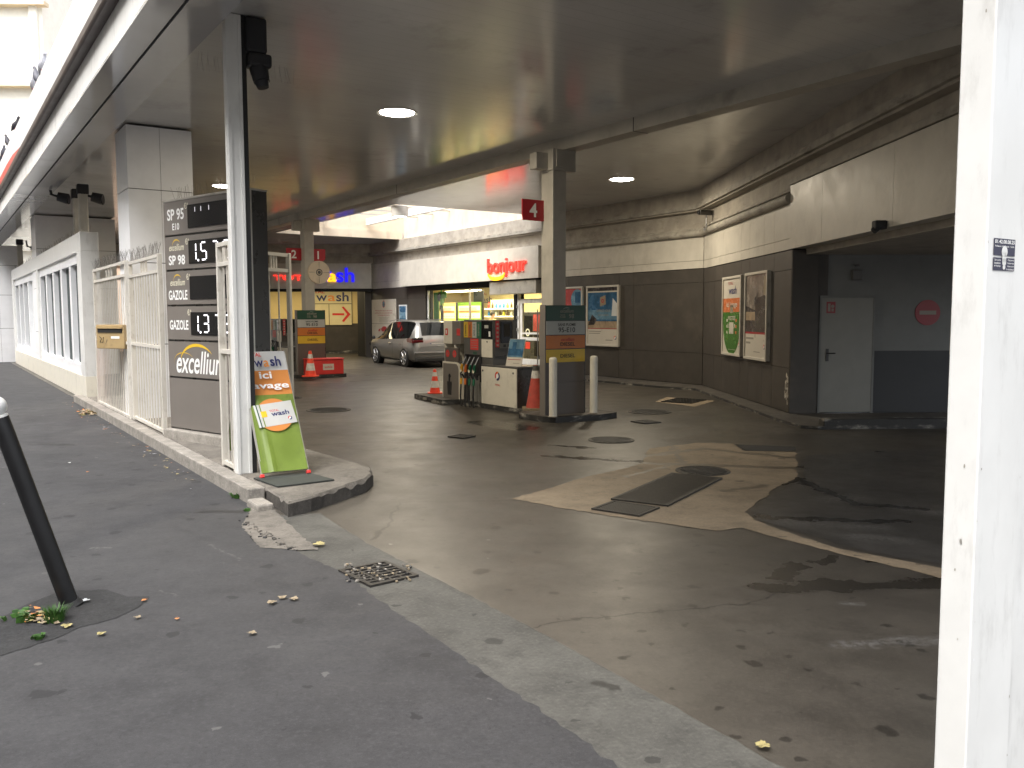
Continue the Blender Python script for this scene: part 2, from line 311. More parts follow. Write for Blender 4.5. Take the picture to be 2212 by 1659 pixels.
# ------------------------------------------------------------------ mesh builder
TXT = {}
def text_geo(s, bold=0.0, shear=0.0, extrude=0.0):
    key = (s, bold, shear, extrude)
    if key not in TXT:
        c = bpy.data.curves.new('lettering', 'FONT'); c.body = s; c.offset = bold; c.shear = shear; c.extrude = .5 if extrude else 0; c.resolution_u = 4
        o = bpy.data.objects.new('lettering', c); COL.objects.link(o)
        dg = bpy.context.evaluated_depsgraph_get(); m = o.evaluated_get(dg).to_mesh()
        v = [tuple(x.co) for x in m.vertices]; f = [tuple(p.vertices) for p in m.polygons]
        o.evaluated_get(dg).to_mesh_clear(); bpy.data.objects.remove(o); bpy.data.curves.remove(c)
        xs = [a[0] for a in v] or [0]; ys = [a[1] for a in v] or [0]
        TXT[key] = (v, f, min(xs), max(xs), min(ys), max(ys))
    return TXT[key]
class MB:
    def __init__(s, fr=None): s.v, s.f, s.m, s.s, s.mats = [], [], [], [], []; s.fr = fr; s.M = Matrix.Identity(4)
    def mi(s, m):
        if m not in s.mats: s.mats.append(m)
        return s.mats.index(m)
    def add(s, V, F, m, smooth=False):
        o = len(s.v); k = s.mi(m); s.v += [s.M @ Vector(p) for p in V]
        for f in F: s.f.append(tuple(o + i for i in f)); s.m.append(k); s.s.append(smooth)
        return s
    def box(s, x0, x1, y0, y1, z0, z1, m, bev=0.0):
        if x1 < x0: x0, x1 = x1, x0
        if y1 < y0: y0, y1 = y1, y0
        if bev > 0:
            bm = bmesh.new(); bmesh.ops.create_cube(bm, size=1)
            for q in bm.verts: q.co = Vector(((x0 + x1) / 2 + q.co.x * (x1 - x0), (y0 + y1) / 2 + q.co.y * (y1 - y0), (z0 + z1) / 2 + q.co.z * (z1 - z0)))
            bmesh.ops.bevel(bm, geom=bm.edges[:], offset=bev, segments=2, affect='EDGES', profile=.5)
            bm.verts.index_update(); s.add([q.co[:] for q in bm.verts], [[q.index for q in f.verts] for f in bm.faces], m); bm.free(); return s
        V = [(x, y, z) for z in (z0, z1) for y in (y0, y1) for x in (x0, x1)]
        return s.add(V, [(0, 2, 3, 1), (4, 5, 7, 6), (0, 1, 5, 4), (2, 6, 7, 3), (0, 4, 6, 2), (1, 3, 7, 5)], m)
    def prism(s, pts, z0, z1, m, mt=None):                # pts counter-clockwise in xy
        n = len(pts); V = [(p[0], p[1], z0) for p in pts] + [(p[0], p[1], z1) for p in pts]
        s.add(V, [(i, (i + 1) % n, n + (i + 1) % n, n + i) for i in range(n)] + [tuple(range(n - 1, -1, -1))], m)
        return s.add([(p[0], p[1], z1) for p in pts], [tuple(range(n))], mt or m)
    def plate(s, pts, y0, y1, m, mf=None):                 # pts in xz, front at y0
        n = len(pts); V = [(p[0], y0, p[1]) for p in pts] + [(p[0], y1, p[1]) for p in pts]
        a = sum(pts[i][0] * pts[(i + 1) % n][1] - pts[(i + 1) % n][0] * pts[i][1] for i in range(n))
        fr = tuple(range(n)); sd = [(i, n + i, n + (i + 1) % n, (i + 1) % n) for i in range(n)]; bk = tuple(range(2 * n - 1, n - 1, -1))
        if a < 0: fr = fr[::-1]; sd = [f[::-1] for f in sd]; bk = bk[::-1]
        s.add(V, [fr], mf or m); return s.add(V, sd + [bk], m)
    def rect(s, x0, x1, z0, z1, y, m): return s.add([(x0, y, z0), (x1, y, z0), (x1, y, z1), (x0, y, z1)], [(0, 1, 2, 3)], m)
    def cyl(s, a, b, r0, r1, m, n=16, caps=True):
        a, b = Vector(a), Vector(b); d = (b - a).normalized(); t = Vector((0, 0, 1)) if abs(d.z) < .9 else Vector((1, 0, 0)); e = d.cross(t).normalized(); g = d.cross(e)
        V = [];
        for c, r in ((a, r0), (b, r1)): V += [c + (e * math.cos(2 * math.pi * i / n) + g * math.sin(2 * math.pi * i / n)) * r for i in range(n)]
        s.add(V, [(i, (i + 1) % n, n + (i + 1) % n, n + i)[::-1] for i in range(n)], m, True)
        if caps: s.add(V, [tuple(range(n)), tuple(range(2 * n - 1, n - 1, -1))], m)
        return s
    def tube(s, pts, r, m, n=8, caps=True):
        pts = [Vector(p) for p in pts]; V = []; F = []; up = Vector((.31, .17, .93))
        rr = r if isinstance(r, (list, tuple)) else [r] * len(pts)
        for i, p in enumerate(pts):
            d = (pts[min(i + 1, len(pts) - 1)] - pts[max(i - 1, 0)]).normalized(); e = d.cross(up).normalized(); g = d.cross(e)
            V += [p + (e * math.cos(2 * math.pi * j / n) + g * math.sin(2 * math.pi * j / n)) * rr[i] for j in range(n)]
        for i in range(len(pts) - 1): F += [(i * n + j, (i + 1) * n + j, (i + 1) * n + (j + 1) % n, i * n + (j + 1) % n) for j in range(n)]
        s.add(V, F, m, True)
        if caps: s.add(V, [tuple(range(n)), tuple(range(len(V) - 1, len(V) - n - 1, -1))], m, True)
        return s
    def lathe(s, prof, m, n=24, c=(0, 0), mats=None):
        V = [(c[0] + r * math.cos(2 * math.pi * j / n), c[1] + r * math.sin(2 * math.pi * j / n), z) for r, z in prof for j in range(n)]
        for i in range(len(prof) - 1):
            s.add(V, [(i * n + j, i * n + (j + 1) % n, (i + 1) * n + (j + 1) % n, (i + 1) * n + j) for j in range(n)], mats[i] if mats else m, True)
        return s
    def disc(s, cx, cz, r, y, m, r0=0.0, a0=0.0, a1=360.0, n=28, sx=1.0):
        V = [];
        for i in range(n + 1):
            a = R(a0 + (a1 - a0) * i / n); V += [(cx + r0 * math.cos(a) * sx, y, cz + r0 * math.sin(a)), (cx + r * math.cos(a) * sx, y, cz + r * math.sin(a))]
        return s.add(V, [(2 * i, 2 * i + 1, 2 * i + 3, 2 * i + 2) for i in range(n)], m)
    def text(s, t, cx, cz, h, m, y=-.003, w=None, bold=.006, shear=0.0, ex=0.0, align='C', ang=0.0):
        V, F, x0, x1, y0, y1 = text_geo(t, bold, shear, ex); k = h / max(1e-6, (y1 - y0)); kx = k if w is None else w / max(1e-6, x1 - x0)
        ox = {'C': (x0 + x1) / 2, 'L': x0, 'R': x1}[align]; ca, sa = math.cos(ang), math.sin(ang)
        Q = []
        for a in V:
            X, Z = (a[0] - ox) * kx, (a[1] - (y0 + y1) / 2) * k; Q.append((cx + X * ca - Z * sa, y - (a[2] + .5) * ex if ex else y, cz + X * sa + Z * ca))
        return s.add(Q, F, m)
    def arc(s, pts_in, pts_out, y, m):
        V = [(p[0], y, p[1]) for p in pts_in] + [(p[0], y, p[1]) for p in pts_out]; n = len(pts_in)
        return s.add(V, [(i, n + i, n + i + 1, i + 1) for i in range(n - 1)], m)
    def swoosh(s, cx, cz, wd, ht, y, m, th=.12):           # the yellow arc behind the lettering
        a = []; b = []
        for i in range(17):
            t = i / 16; an = R(205 - 175 * t); k = math.sin(math.pi * min(1, t * 1.0)) ** .6
            a.append((cx + wd / 2 * math.cos(an), cz + ht * math.sin(an))); b.append((cx + wd / 2 * (1 + th * k * .3) * math.cos(an), cz + ht * (1 + th * k * 2.2) * math.sin(an)))
        return s.arc(a, b, y, m)
    def roundel(s, cx, cz, r, y):                          # red, blue and orange ball emblem
        s.disc(cx, cz, r * .8, y, 'letter_white'); s.disc(cx, cz, r, y - .001, 'letter_red', r * .55, 70, 215); s.disc(cx - r * .1, cz + r * .1, r * .9, y - .0015, 'letter_orange', r * .62, 55, 100)
        return s.disc(cx, cz, r, y - .001, 'letter_navy', r * .5, 250, 420)
    def panels(s, xs, zs, y0, y1, m, gap=.008):            # cladding panels with open joints
        for i in range(len(xs) - 1):
            for j in range(len(zs) - 1): s.box(xs[i] + gap / 2, xs[i + 1] - gap / 2, y0, y1, zs[j] + gap / 2, zs[j + 1] - gap / 2, m)
        return s
    def build(s, name, parent=None, loc=None, rz=0.0, world=None):
        W = world or (PMW[parent.name] if parent else frame(rz, loc or (0, 0, 0)))
        T = W.inverted() @ s.fr if s.fr is not None else Matrix.Identity(4)
        me = bpy.data.meshes.new(name); me.from_pydata([tuple(T @ p) for p in s.v], [], s.f)
        for m in s.mats: me.materials.append(MATS[m])
        me.polygons.foreach_set('material_index', s.m); me.polygons.foreach_set('use_smooth', s.s); me.update()
        o = bpy.data.objects.new(name, me); COL.objects.link(o)
        if parent: o.parent = parent
        else: o.matrix_world = W
        PMW[o.name] = W; return o
PMW = {}
def tag(o, label=None, cat=None, group=None, kind=None):
    for k_, v_ in (('label', label), ('category', cat), ('group', group), ('kind', kind)):
        if v_: o[k_] = v_
    return o
def thing(name, label, cat, loc=(0, 0, 0), rz=0.0, group=None):
    o = bpy.data.objects.new(name, None); o.empty_display_size = .1; COL.objects.link(o); o.matrix_world = frame(rz, loc); PMW[o.name] = frame(rz, loc)
    return tag(o, label, cat, group)
def copy_tree(o, parent=None):
    c = o.copy(); COL.objects.link(c)
    if parent: c.parent = parent
    for ch in [x for x in COL.objects if x.parent == o]: copy_tree(ch, c)
    PMW[c.name] = PMW[o.name]; return c
def dup(o, loc, rz, label=None):
    c = copy_tree(o); c.matrix_world = frame(rz, loc); PMW[c.name] = frame(rz, loc)
    if label: c['label'] = label
    return c
def spikes(mb, p0, p1, step, h, m='spike_steel', spread=.06, r=.0016):
    p0, p1 = Vector(p0), Vector(p1); n = max(2, int((p1 - p0).length / step)); sd_ = (p1 - p0).normalized().cross(Vector((0, 0, 1)))
    for i in range(n):
        a = p0.lerp(p1, (i + .5) / n); b = a + Vector((random.uniform(-.03, .03), 0, h * random.uniform(.8, 1.1))) + sd_ * random.uniform(-spread, spread)
        mb.tube([a, b], r, m, n=3, caps=False)
def sheet(name, pts, z, m, jit=0.0, step=.05, kind='structure', thick=0.0, side=None):
    q = []
    for i in range(len(pts)):
        a, b = Vector((*pts[i][:2], 0)), Vector((*pts[(i + 1) % len(pts)][:2], 0)); n = max(1, int((b - a).length / step)) if jit else 1
        nn = Vector((-(b - a).y, (b - a).x, 0)).normalized()
        for j in range(n):
            c = a.lerp(b, j / n); d = mnoise.noise(c * 2.3) * jit * .5 + mnoise.noise(c * 21) * jit * .8; q.append(c + nn * d)
    mb = MB(FW)
    if thick: 
        cen = sum(q, Vector()) / len(q); top = []
        for i, p in enumerate(q):
            tn = (q[(i + 1) % len(q)] - q[i - 1]).normalized(); nn = Vector((-tn.y, tn.x, 0)); top.append(p + nn * (.02 + .025 * max(0, mnoise.noise(p * 6.3) * 1.6 - .15)))
        n = len(q); dz = [.018 + .05 * max(0, mnoise.noise(p * 6.3) * 1.6 - .1) for p in q]
        V = [(p.x, p.y, z - thick) for p in q] + [(p.x, p.y, z - d) for p, d in zip(q, dz)] + [(p.x, p.y, z) for p in top]
        mb.add(V, [(i, (i + 1) % n, n + (i + 1) % n, n + i) for i in range(n)], side or m); mb.add(V, [(n + i, n + (i + 1) % n, 2 * n + (i + 1) % n, 2 * n + i) for i in range(n)], m); mb.add(V[2 * n:], [tuple(range(n))], m)
    else: mb.add([(p.x, p.y, z) for p in q], [tuple(range(len(q)))], m)
    o = mb.build(name); tag(o, kind=kind); return o
def ccw(pts):
    a = sum(pts[i][0] * pts[(i + 1) % len(pts)][1] - pts[(i + 1) % len(pts)][0] * pts[i][1] for i in range(len(pts)))
    return pts if a > 0 else pts[::-1]
def uvp(L): return ccw([tuple(P(u, v)[:2]) for u, v in L])

# ------------------------------------------------------------------ ground
sheet('ground', [(-150, -120), (150, -120), (150, 180), (-150, 180)], -.02, 'asphalt_side')
sheet('station_floor', uvp([(-8, 2.3), (-8, 26), (60, 30), (60, 2.55)]), 0.0, 'station_floor')
gl = [gp(600, 1125), gp(740, 1240), gp(905, 1358), gp(1340, 1659), P(-4, 2.0)]
gr = [P(-4, 2.75), gp(1690, 1659), gp(1210, 1390), gp(1097, 1331), gp(934, 1247), gp(791, 1173), gp(690, 1110)]
sheet('gutter_strip', ccw([tuple(p[:2]) for p in [gp(540, 1118)] + [p - DV * .25 for p in gl[1:]] + gr]), .004, 'gutter_concrete', .016, .06)
sheet('sidewalk', ccw([tuple(p[:2]) for p in [gp(560, 1075)] + [gp(528, 1130), gp(548, 1172), gp(640, 1192)] + gl[1:] + [P(-6, 2.0), P(-6, -7), P(80, -7), P(80, 2.5), gp(187, 875)]]), .008, 'asphalt_side', .03, .05)
sheet('concrete_apron', ccw([tuple(gp(*p)[:2]) for p in [(548, 1088), (585, 1092), (610, 1120), (640, 1150), (690, 1190), (640, 1192), (560, 1185), (522, 1140), (540, 1105)]]), .0115, 'platform_concrete', .03, .03)
sheet('asphalt_patch', ccw([tuple(gp(*p)[:2]) for p in [(-60, 1380), (8, 1335), (60, 1308), (130, 1282), (232, 1276), (275, 1292), (322, 1292), (300, 1315), (255, 1338), (170, 1360), (130, 1378), (60, 1402), (-60, 1440)]]), .011, 'asphalt_patch', .02, .05)
CP = [(1105, 1078), (1266, 1031), (1386, 1003), (1402, 969), (1506, 957), (1584, 959), (1605, 974), (1719, 977), (1722, 1031), (1672, 1057), (1612, 1107), (1630, 1125), (1690, 1146), (1818, 1188), (2080, 1235), (2080, 1262), (1662, 1158), (1605, 1141), (1547, 1148), (1297, 1112)]
sheet('concrete_patch', ccw([tuple(gp(*p)[:2]) for p in CP]), .004, 'patch_concrete', .04, .06)
sheet('dark_asphalt_patch', ccw([tuple(gp(*p)[:2]) for p in [(1622, 1104), (1684, 1062), (1735, 1035), (1735, 985), (2200, 960), (2300, 1200), (2075, 1228), (1830, 1182), (1700, 1142), (1640, 1124)]]), .003, 'wet_asphalt', .05, .1)
# paint lines of the far bays
for a, b in (((700, 800), (800, 812)), ((735, 826), (850, 818)), ((800, 800), (690, 796))):
    A, B = gp(*a), gp(*b); n = Vector((-(B - A).y, (B - A).x, 0)).normalized() * .05
    sheet('bay_marking', ccw([tuple(p[:2]) for p in (A - n, B - n, B + n, A + n)]), .004, 'platform_concrete')

# raised platform at the entrance and the street kerb
pl = [gp(622, 1085, .14), gp(671, 1073, .14), gp(790, 1034, .14), gp(806, 1020, .14), gp(800, 1008, .14), gp(662, 968, .14)]
pp = [tuple(p[:2]) for p in pl] + [tuple(P(13.4, 3.6)[:2]), tuple(P(19.6, 3.4)[:2]), tuple(P(19.6, 2.62)[:2]), tuple(P(8.0, 2.62)[:2]), tuple(P(7.62, 2.60)[:2])]
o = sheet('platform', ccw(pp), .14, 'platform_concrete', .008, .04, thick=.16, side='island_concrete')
kb = MB(FS); kb.box(-20.2, -8.13, 2.44, 2.61, -.02, .15, 'kerb_concrete', .012)
kb.box(-8.05, -7.72, 2.40, 2.56, -.02, .075, 'kerb_concrete', .02)
tag(kb.build('kerb'), kind='structure')
mt = MB(FW); q = [gp(548, 1034, .15), gp(600, 1052, .15), gp(722, 1037, .15), gp(655, 1019, .15)]
mt.prism(ccw([tuple(p[:2]) for p in q]), .145, .158, 'rubber_mat'); o = mt.build('rubber_mat'); tag(o, 'dark grey rubber mat lying under the green A-board', 'mat')

# drains, grates, manhole covers
def cover(px, py, r, label, nm='manhole_cover'):
    c = gp(px, py); mb = MB(); mb.lathe([(0, .012), (r * .86, .012), (r * .88, .008), (r * .92, .008), (r * .93, .012), (r, .012), (r + .005, .002)], 'cast_iron', 32)
    for i in range(-4, 5):
        hw = math.sqrt(max(0, (r * .82) ** 2 - (i * r * .19) ** 2))
        if hw > .05: mb.box(-hw, hw, i * r * .19 - .012, i * r * .19 + .012, .012, .017, 'cast_iron')
    return tag(mb.build(nm, None, (c.x, c.y, 0), TH), label, 'manhole cover')
cover(710, 886, .42, 'round iron manhole cover in the drive left of the pump island')
cover(1320, 951, .33, 'round iron manhole cover in the floor in front of the two white bollards')
cover(1518, 1018, .31, 'round iron manhole cover on the pale concrete just above the large plate')
cover(1403, 890, .40, 'faint manhole cover in the floor right of the number 4 island')
cover(622, 860, .3, 'half hidden manhole cover behind the green A-board')
def grate(quad, z, label, nx, ny, frame_m='cast_iron', solid=False, dip=0.0):
    a, b, c, d = [gp(*p) for p in quad]; ex = ((b - a) + (c - d)) / 2; ey = ((d - a) + (c - b)) / 2; L, Wd = ex.length, ey.length; rz = math.atan2(ex.y, ex.x)
    cen = (a + b + c + d) / 4; t = thing('drain_grate', label, 'grate', (cen.x, cen.y, z), rz)
    sgn = 1 if (ex.x * ey.y - ex.y * ey.x) > 0 else -1
    def bow(y): return -dip * (1 - (2 * y / Wd) ** 2)
    f = MB(); f.box(-L / 2, L / 2, -Wd / 2, -Wd / 2 + .03, -.004, .014, frame_m); f.box(-L / 2, L / 2, Wd / 2 - .03, Wd / 2, -.004, .014, frame_m)
    f.box(-L / 2, -L / 2 + .03, -Wd / 2 + .03, Wd / 2 - .03, -.004, .014, frame_m); f.box(L / 2 - .03, L / 2, -Wd / 2 + .03, Wd / 2 - .03, -.004, .014, frame_m); f.build('frame', t)
    g = MB(); g.box(-L / 2 + .03, L / 2 - .03, -Wd / 2 + .03, Wd / 2 - .03, -.004, .003, 'iron_dark')
    for i in range(nx): x = -L / 2 + .03 + (L - .06) * (i + 1) / (nx + 1); g.box(x - .009, x + .009, -Wd / 2 + .03, Wd / 2 - .03, .003, .012, frame_m)
    for j in range(ny): y = -Wd / 2 + .03 + (Wd - .06) * (j + 1) / (ny + 1); g.box(-L / 2 + .03, L / 2 - .03, y - .009, y + .009, .003, .011, frame_m)
    g.build('bars', t); return t
grate([(1320, 1081), (1447, 1096), (1557, 1035), (1450, 1024)], .006, 'large rectangular chequered iron plate set in the pale concrete', 40, 22)
grate([(1280, 1102), (1386, 1119), (1420, 1098), (1322, 1085)], .006, 'small rectangular iron grate beside the large plate, nearest the street', 16, 9)
grate([(725, 1236), (800, 1268), (905, 1250), (838, 1216)], .006, 'rusty square street drain grate full of debris in the gutter', 6, 3)
grate([(1435, 869), (1500, 873), (1520, 864), (1455, 861)], .006, 'far drain grate in a pale square before the poster wall', 8, 4)
grate([(1372, 912), (1400, 918), (1420, 912), (1388, 908)], .006, 'small dark drain grate between the island and the side wall', 5, 3)
grate([(970, 945), (1005, 949), (1024, 943), (990, 940)], .006, 'small dark drain grate in the floor before the pump', 6, 3)
sheet('grate_surround', ccw([tuple(gp(*p)[:2]) for p in [(1415, 868), (1500, 879), (1545, 866), (1440, 858)]]), .004, 'patch_concrete', .02)
sheet('dark_floor_patch', ccw([tuple(gp(*p)[:2]) for p in [(1588, 961), (1718, 966), (1718, 976), (1610, 975)]]), .008, 'asphalt_patch', .02)

# ------------------------------------------------------------------ canopy
ZC = 4.87
cn = thing('canopy', 'large white station canopy with slatted ceiling and skylight opening', 'canopy', P(20, 8), RZ_S)
c = MB(FS)
c.box(-46, -0.4, 2.46, 10.7, ZC, ZC + .3, 'ceiling_slats'); c.box(-21.6, -0.4, 10.7, 16.1, ZC, ZC + .3, 'ceiling_slats'); c.box(-46, -31.4, 10.7, 16.1, ZC, ZC + .3, 'ceiling_slats'); c.box(-46, -0.4, 16.1, 30, ZC, ZC + .3, 'ceiling_slats')
c.build('ceiling', cn)
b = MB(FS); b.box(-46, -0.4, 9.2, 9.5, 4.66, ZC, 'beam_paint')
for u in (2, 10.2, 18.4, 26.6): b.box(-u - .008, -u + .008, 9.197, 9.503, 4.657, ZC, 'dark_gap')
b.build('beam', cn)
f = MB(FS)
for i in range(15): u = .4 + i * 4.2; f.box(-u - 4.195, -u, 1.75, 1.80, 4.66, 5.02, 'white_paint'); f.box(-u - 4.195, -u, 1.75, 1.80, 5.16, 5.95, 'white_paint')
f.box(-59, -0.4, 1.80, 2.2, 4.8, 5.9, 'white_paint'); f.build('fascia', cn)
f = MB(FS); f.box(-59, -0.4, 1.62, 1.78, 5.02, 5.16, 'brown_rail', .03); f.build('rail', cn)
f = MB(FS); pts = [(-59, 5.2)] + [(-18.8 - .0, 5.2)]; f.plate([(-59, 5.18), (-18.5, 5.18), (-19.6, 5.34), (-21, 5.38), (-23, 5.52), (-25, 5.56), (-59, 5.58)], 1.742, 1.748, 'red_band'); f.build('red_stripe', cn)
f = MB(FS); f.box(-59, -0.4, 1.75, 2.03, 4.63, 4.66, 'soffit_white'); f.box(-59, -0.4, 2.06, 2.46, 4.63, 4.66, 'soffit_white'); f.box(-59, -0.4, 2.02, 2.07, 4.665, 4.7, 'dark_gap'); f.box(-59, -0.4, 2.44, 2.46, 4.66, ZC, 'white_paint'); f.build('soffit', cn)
s = MB(FS)
s.box(-31.4, -21.6, 10.6, 10.7, ZC + .3, 6.3, 'well_cream'); s.box(-31.4, -21.6, 16.0, 16.1, ZC - .0, 6.5, 'well_cream'); s.box(-31.5, -31.4, 10.7, 16.0, ZC + .3, 6.5, 'well_cream'); s.box(-21.6, -21.5, 10.7, 16.0, ZC + .3, 6.3, 'well_cream')
s.box(-31.39, -31.35, 10.72, 15.9, ZC, ZC + .3, 'well_cream')
s.build('skylight_well', cn)
for v_ in (12.35, 14.3):
    s = MB(FS); s.box(-31.3, -21.6, v_, v_ + .12, 5.35, 5.6, 'white_paint'); s.build('rafter', cn)
s = MB(FS)
for i in range(7): s.box(-30.2 + i * 1.25, -30.17 + i * 1.25, 10.7, 16, 5.62, 5.66, 'steel')
s.build('rods', cn)

def lamp(u, v, z, label, power, r=.26):
    t = thing('ceiling_downlight', label, 'ceiling light', P(u, v, z), 0, 'round canopy downlights')
    m = MB(); m.lathe([(r, .0), (r + .045, -.012), (r + .05, 0)], 'aluminium', 28); m.build('rim', t)
    m = MB(); m.lathe([(0, -.02), (r * .8, -.018), (r, -.004)], 'lamp_lit', 28)
    m.f = [f_[::-1] for f_ in m.f]; m.build('diffuser', t)
    L = bpy.data.lights.new('lamp_light', 'AREA'); L.shape = 'DISK'; L.size = r * 2; L.energy = power; L.color = (1, .86, .63); lo = bpy.data.objects.new('lamp_light', L); COL.objects.link(lo); lo.location = P(u, v, z - .05)
    return t
LP = 50
lamp(11.95, 6.0, ZC, 'big lit round downlight in the ceiling above the entrance drive', LP)
lamp(20.8, 5.9, ZC, 'lit downlight peeking out behind the white gate post', LP)
lamp(14.9, 13.1, ZC, 'lit round downlight in the ceiling near the poster wall', LP)
def pendant():
    t = thing('pendant_lamp', 'white cylindrical pendant lamp hanging lit in the skylight opening', 'pendant lamp', P(25.2, 12.7, 4.98))
    m = MB(); m.lathe([(.24, .36), (.27, .34), (.27, .02), (.26, 0), (.24, .01), (.24, .3)], 'panel_white', 28); m.cyl((0, 0, .34), (0, 0, .66), .02, .02, 'steel'); m.lathe([(0, .37), (.24, .36)], 'panel_white', 28); m.build('shade', t)
    m = MB(); m.lathe([(0, .03), (.23, .03)], 'lamp_lit', 28); m.f = [f_[::-1] for f_ in m.f]; m.build('diffuser', t)
    L = bpy.data.lights.new('lamp_light', 'AREA'); L.shape = 'DISK'; L.size = .4; L.energy = LP; L.color = (1, .86, .63); lo = bpy.data.objects.new('lamp_light', L); COL.objects.link(lo); lo.location = P(25.2, 12.7, 4.97)
pendant()
# ------------------------------------------------------------------ station building: shop wall (street frame, front faces the street)
VB = 15.97; K = VB / 15.65
def zk(z): return 1.8 + (z - 1.8) * K
sh = thing('shop_building', 'long back building with dark taupe panels, white band and lit shop front', 'building', P(22, VB + 2))
UC = 15.0                                                    # corner with the poster wall
m = MB(FS)
W0, W1 = 23.45, 29.5                                         # shop window u range
D0, D1_ = 21.75, 23.3                                        # door
m.box(-36, -W1, VB, VB + .3, 0, 2.96, 'dark_gap'); m.box(-D0, -UC, VB, VB + .3, 0, 2.96, 'dark_gap'); m.box(-W1, -D0, VB, VB + .3, 2.78, 2.96, 'dark_gap'); m.box(-D1_ - .15, -D1_, VB, VB + .3, 0, 2.78, 'dark_gap')
m.panels([-21.6, -20.5, -19.9, -18.2, -17.6, -UC - .05], [.06, .85, 2.62, 2.955], VB - .03, VB - .002, 'panel_taupe')
m.panels([-35.2, -33.4, -32.2, -31.0, -W1 - .02], [.06, 2.5, 2.955], VB - .03, VB - .002, 'panel_taupe')
m.box(-W1, -D1_ - .15, VB, VB + .3, 0, .75, 'panel_taupe')
m.build('wall', sh)
m = MB(FS); m.box(-36, -UC, VB - .01, VB + .3, 2.965, 3.9, 'dark_gap'); m.panels([-21.6, -20.5, -19.9, -18.2, -17.6, -UC - .05], [2.966, 3.16, 3.78], VB - .04, VB - .012, 'panel_white')
m.panels([-35.2, -33.2, -31.2], [2.966, 3.25, 3.9, 4.02], VB - .04, VB - .012, 'panel_white'); m.build('white_band', sh)
m = MB(FS); m.panels([-31.1, -29.6, -28.1, -26.6, -25.1, -23.6, -21.62], [2.97, 3.97], VB - .34, VB - .30, 'panel_white', .004); m.box(-31.1, -21.62, VB - .30, VB - .04, 2.98, 3.96, 'panel_white'); m.build('fascia', sh)
m = MB(FS)
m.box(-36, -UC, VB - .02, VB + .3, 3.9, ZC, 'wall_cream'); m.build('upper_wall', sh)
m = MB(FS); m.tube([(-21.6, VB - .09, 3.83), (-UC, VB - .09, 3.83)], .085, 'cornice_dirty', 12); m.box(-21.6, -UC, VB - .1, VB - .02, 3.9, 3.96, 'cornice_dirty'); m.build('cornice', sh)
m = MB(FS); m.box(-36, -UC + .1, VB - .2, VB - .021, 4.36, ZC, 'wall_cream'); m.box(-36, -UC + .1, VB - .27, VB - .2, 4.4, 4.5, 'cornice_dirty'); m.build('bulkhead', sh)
# window, shutter box, door
wn = MB(FS); wn.box(-W1, -W1 + .05, VB + .05, VB + .12, .75, 2.78, 'white_paint'); wn.box(-26.4, -26.37, VB + .05, VB + .12, .75, 2.78, 'aluminium'); wn.box(-W1, -D1_ - .15, VB + .05, VB + .12, .75, .8, 'aluminium'); wn = wn.build('window', sh)
g = MB(FS); g.rect(-W1 + .05, -D1_ - .15, .8, 2.78, VB + .08, 'shop_glass'); g.build('pane', wn)
m = MB(FS); m.box(-24.6, -21.9, VB - .24, VB + .04, 2.5, 2.93, 'aluminium', .02); m.build('shutter_box', sh)
d = MB(FS); ux = [-D1_, -D1_ + .09]
d.box(-D1_, -D1_ + .1, VB + .02, VB + .1, .05, 2.5, 'white_paint'); d.box(-D1_ + .16, -D1_ + .28, VB + .02, VB + .1, .05, 2.2, 'white_paint'); d.box(-D0 - .12, -D0, VB + .02, VB + .1, .05, 2.5, 'white_paint')
d.box(-D1_ + .1, -D0 - .12, VB + .02, VB + .1, 2.2, 2.34, 'white_paint'); d.box(-D1_ + .28, -D0 - .12, VB + .02, VB + .1, .05, .4, 'white_paint'); d.box(-D1_ + .28, -D0 - .12, VB + .02, VB + .1, 1.0, 1.1, 'white_paint'); d.box(-D1_ + .28, -D0 - .12, VB + .02, VB + .1, 1.2, 1.26, 'white_paint')
for z in (.9, 1.3, 1.7, 2.05): d.box(-D1_ + .02, -D1_ + .08, VB - .03, VB + .02, z, z + .09, 'chrome')
dr = d.build('door', sh)
g = MB(FS); g.rect(-D1_ + .28, -D0 - .12, .4, 2.2, VB + .06, 'shop_glass'); g.build('pane', dr)
m = MB(FS); m.box(-D1_ - .15, -D1_, VB - .02, VB + .2, 0, 2.5, 'black_plastic'); m.box(-D0 + .002, -D0 + .12, VB - .05, VB + .2, 0, 2.96, 'pump_dark'); m.build('door_surround', sh)
# lit letters on the fascia
lt = MB(FS); yb = VB - .34; cx0 = -24.75
lt.text('bonjour', -23.35, 3.38, .64, 'sign_red_lit', yb, w=2.25, bold=.008, ex=.07)
n_ = 18; a_ = []; b_ = []
for i in range(n_ + 1):
    t = math.pi * (i / n_) + math.pi; a_.append((-23.95 + .5 * math.cos(t), 3.2 + .24 * math.sin(t))); b_.append((-23.95 + .5 * math.cos(t), 3.2 + .12 * math.sin(t)))
lt.plate(a_ + b_[::-1][1:-1], yb - .06, yb, 'sign_yellow_lit'); lt.build('lit_lettering', sh)
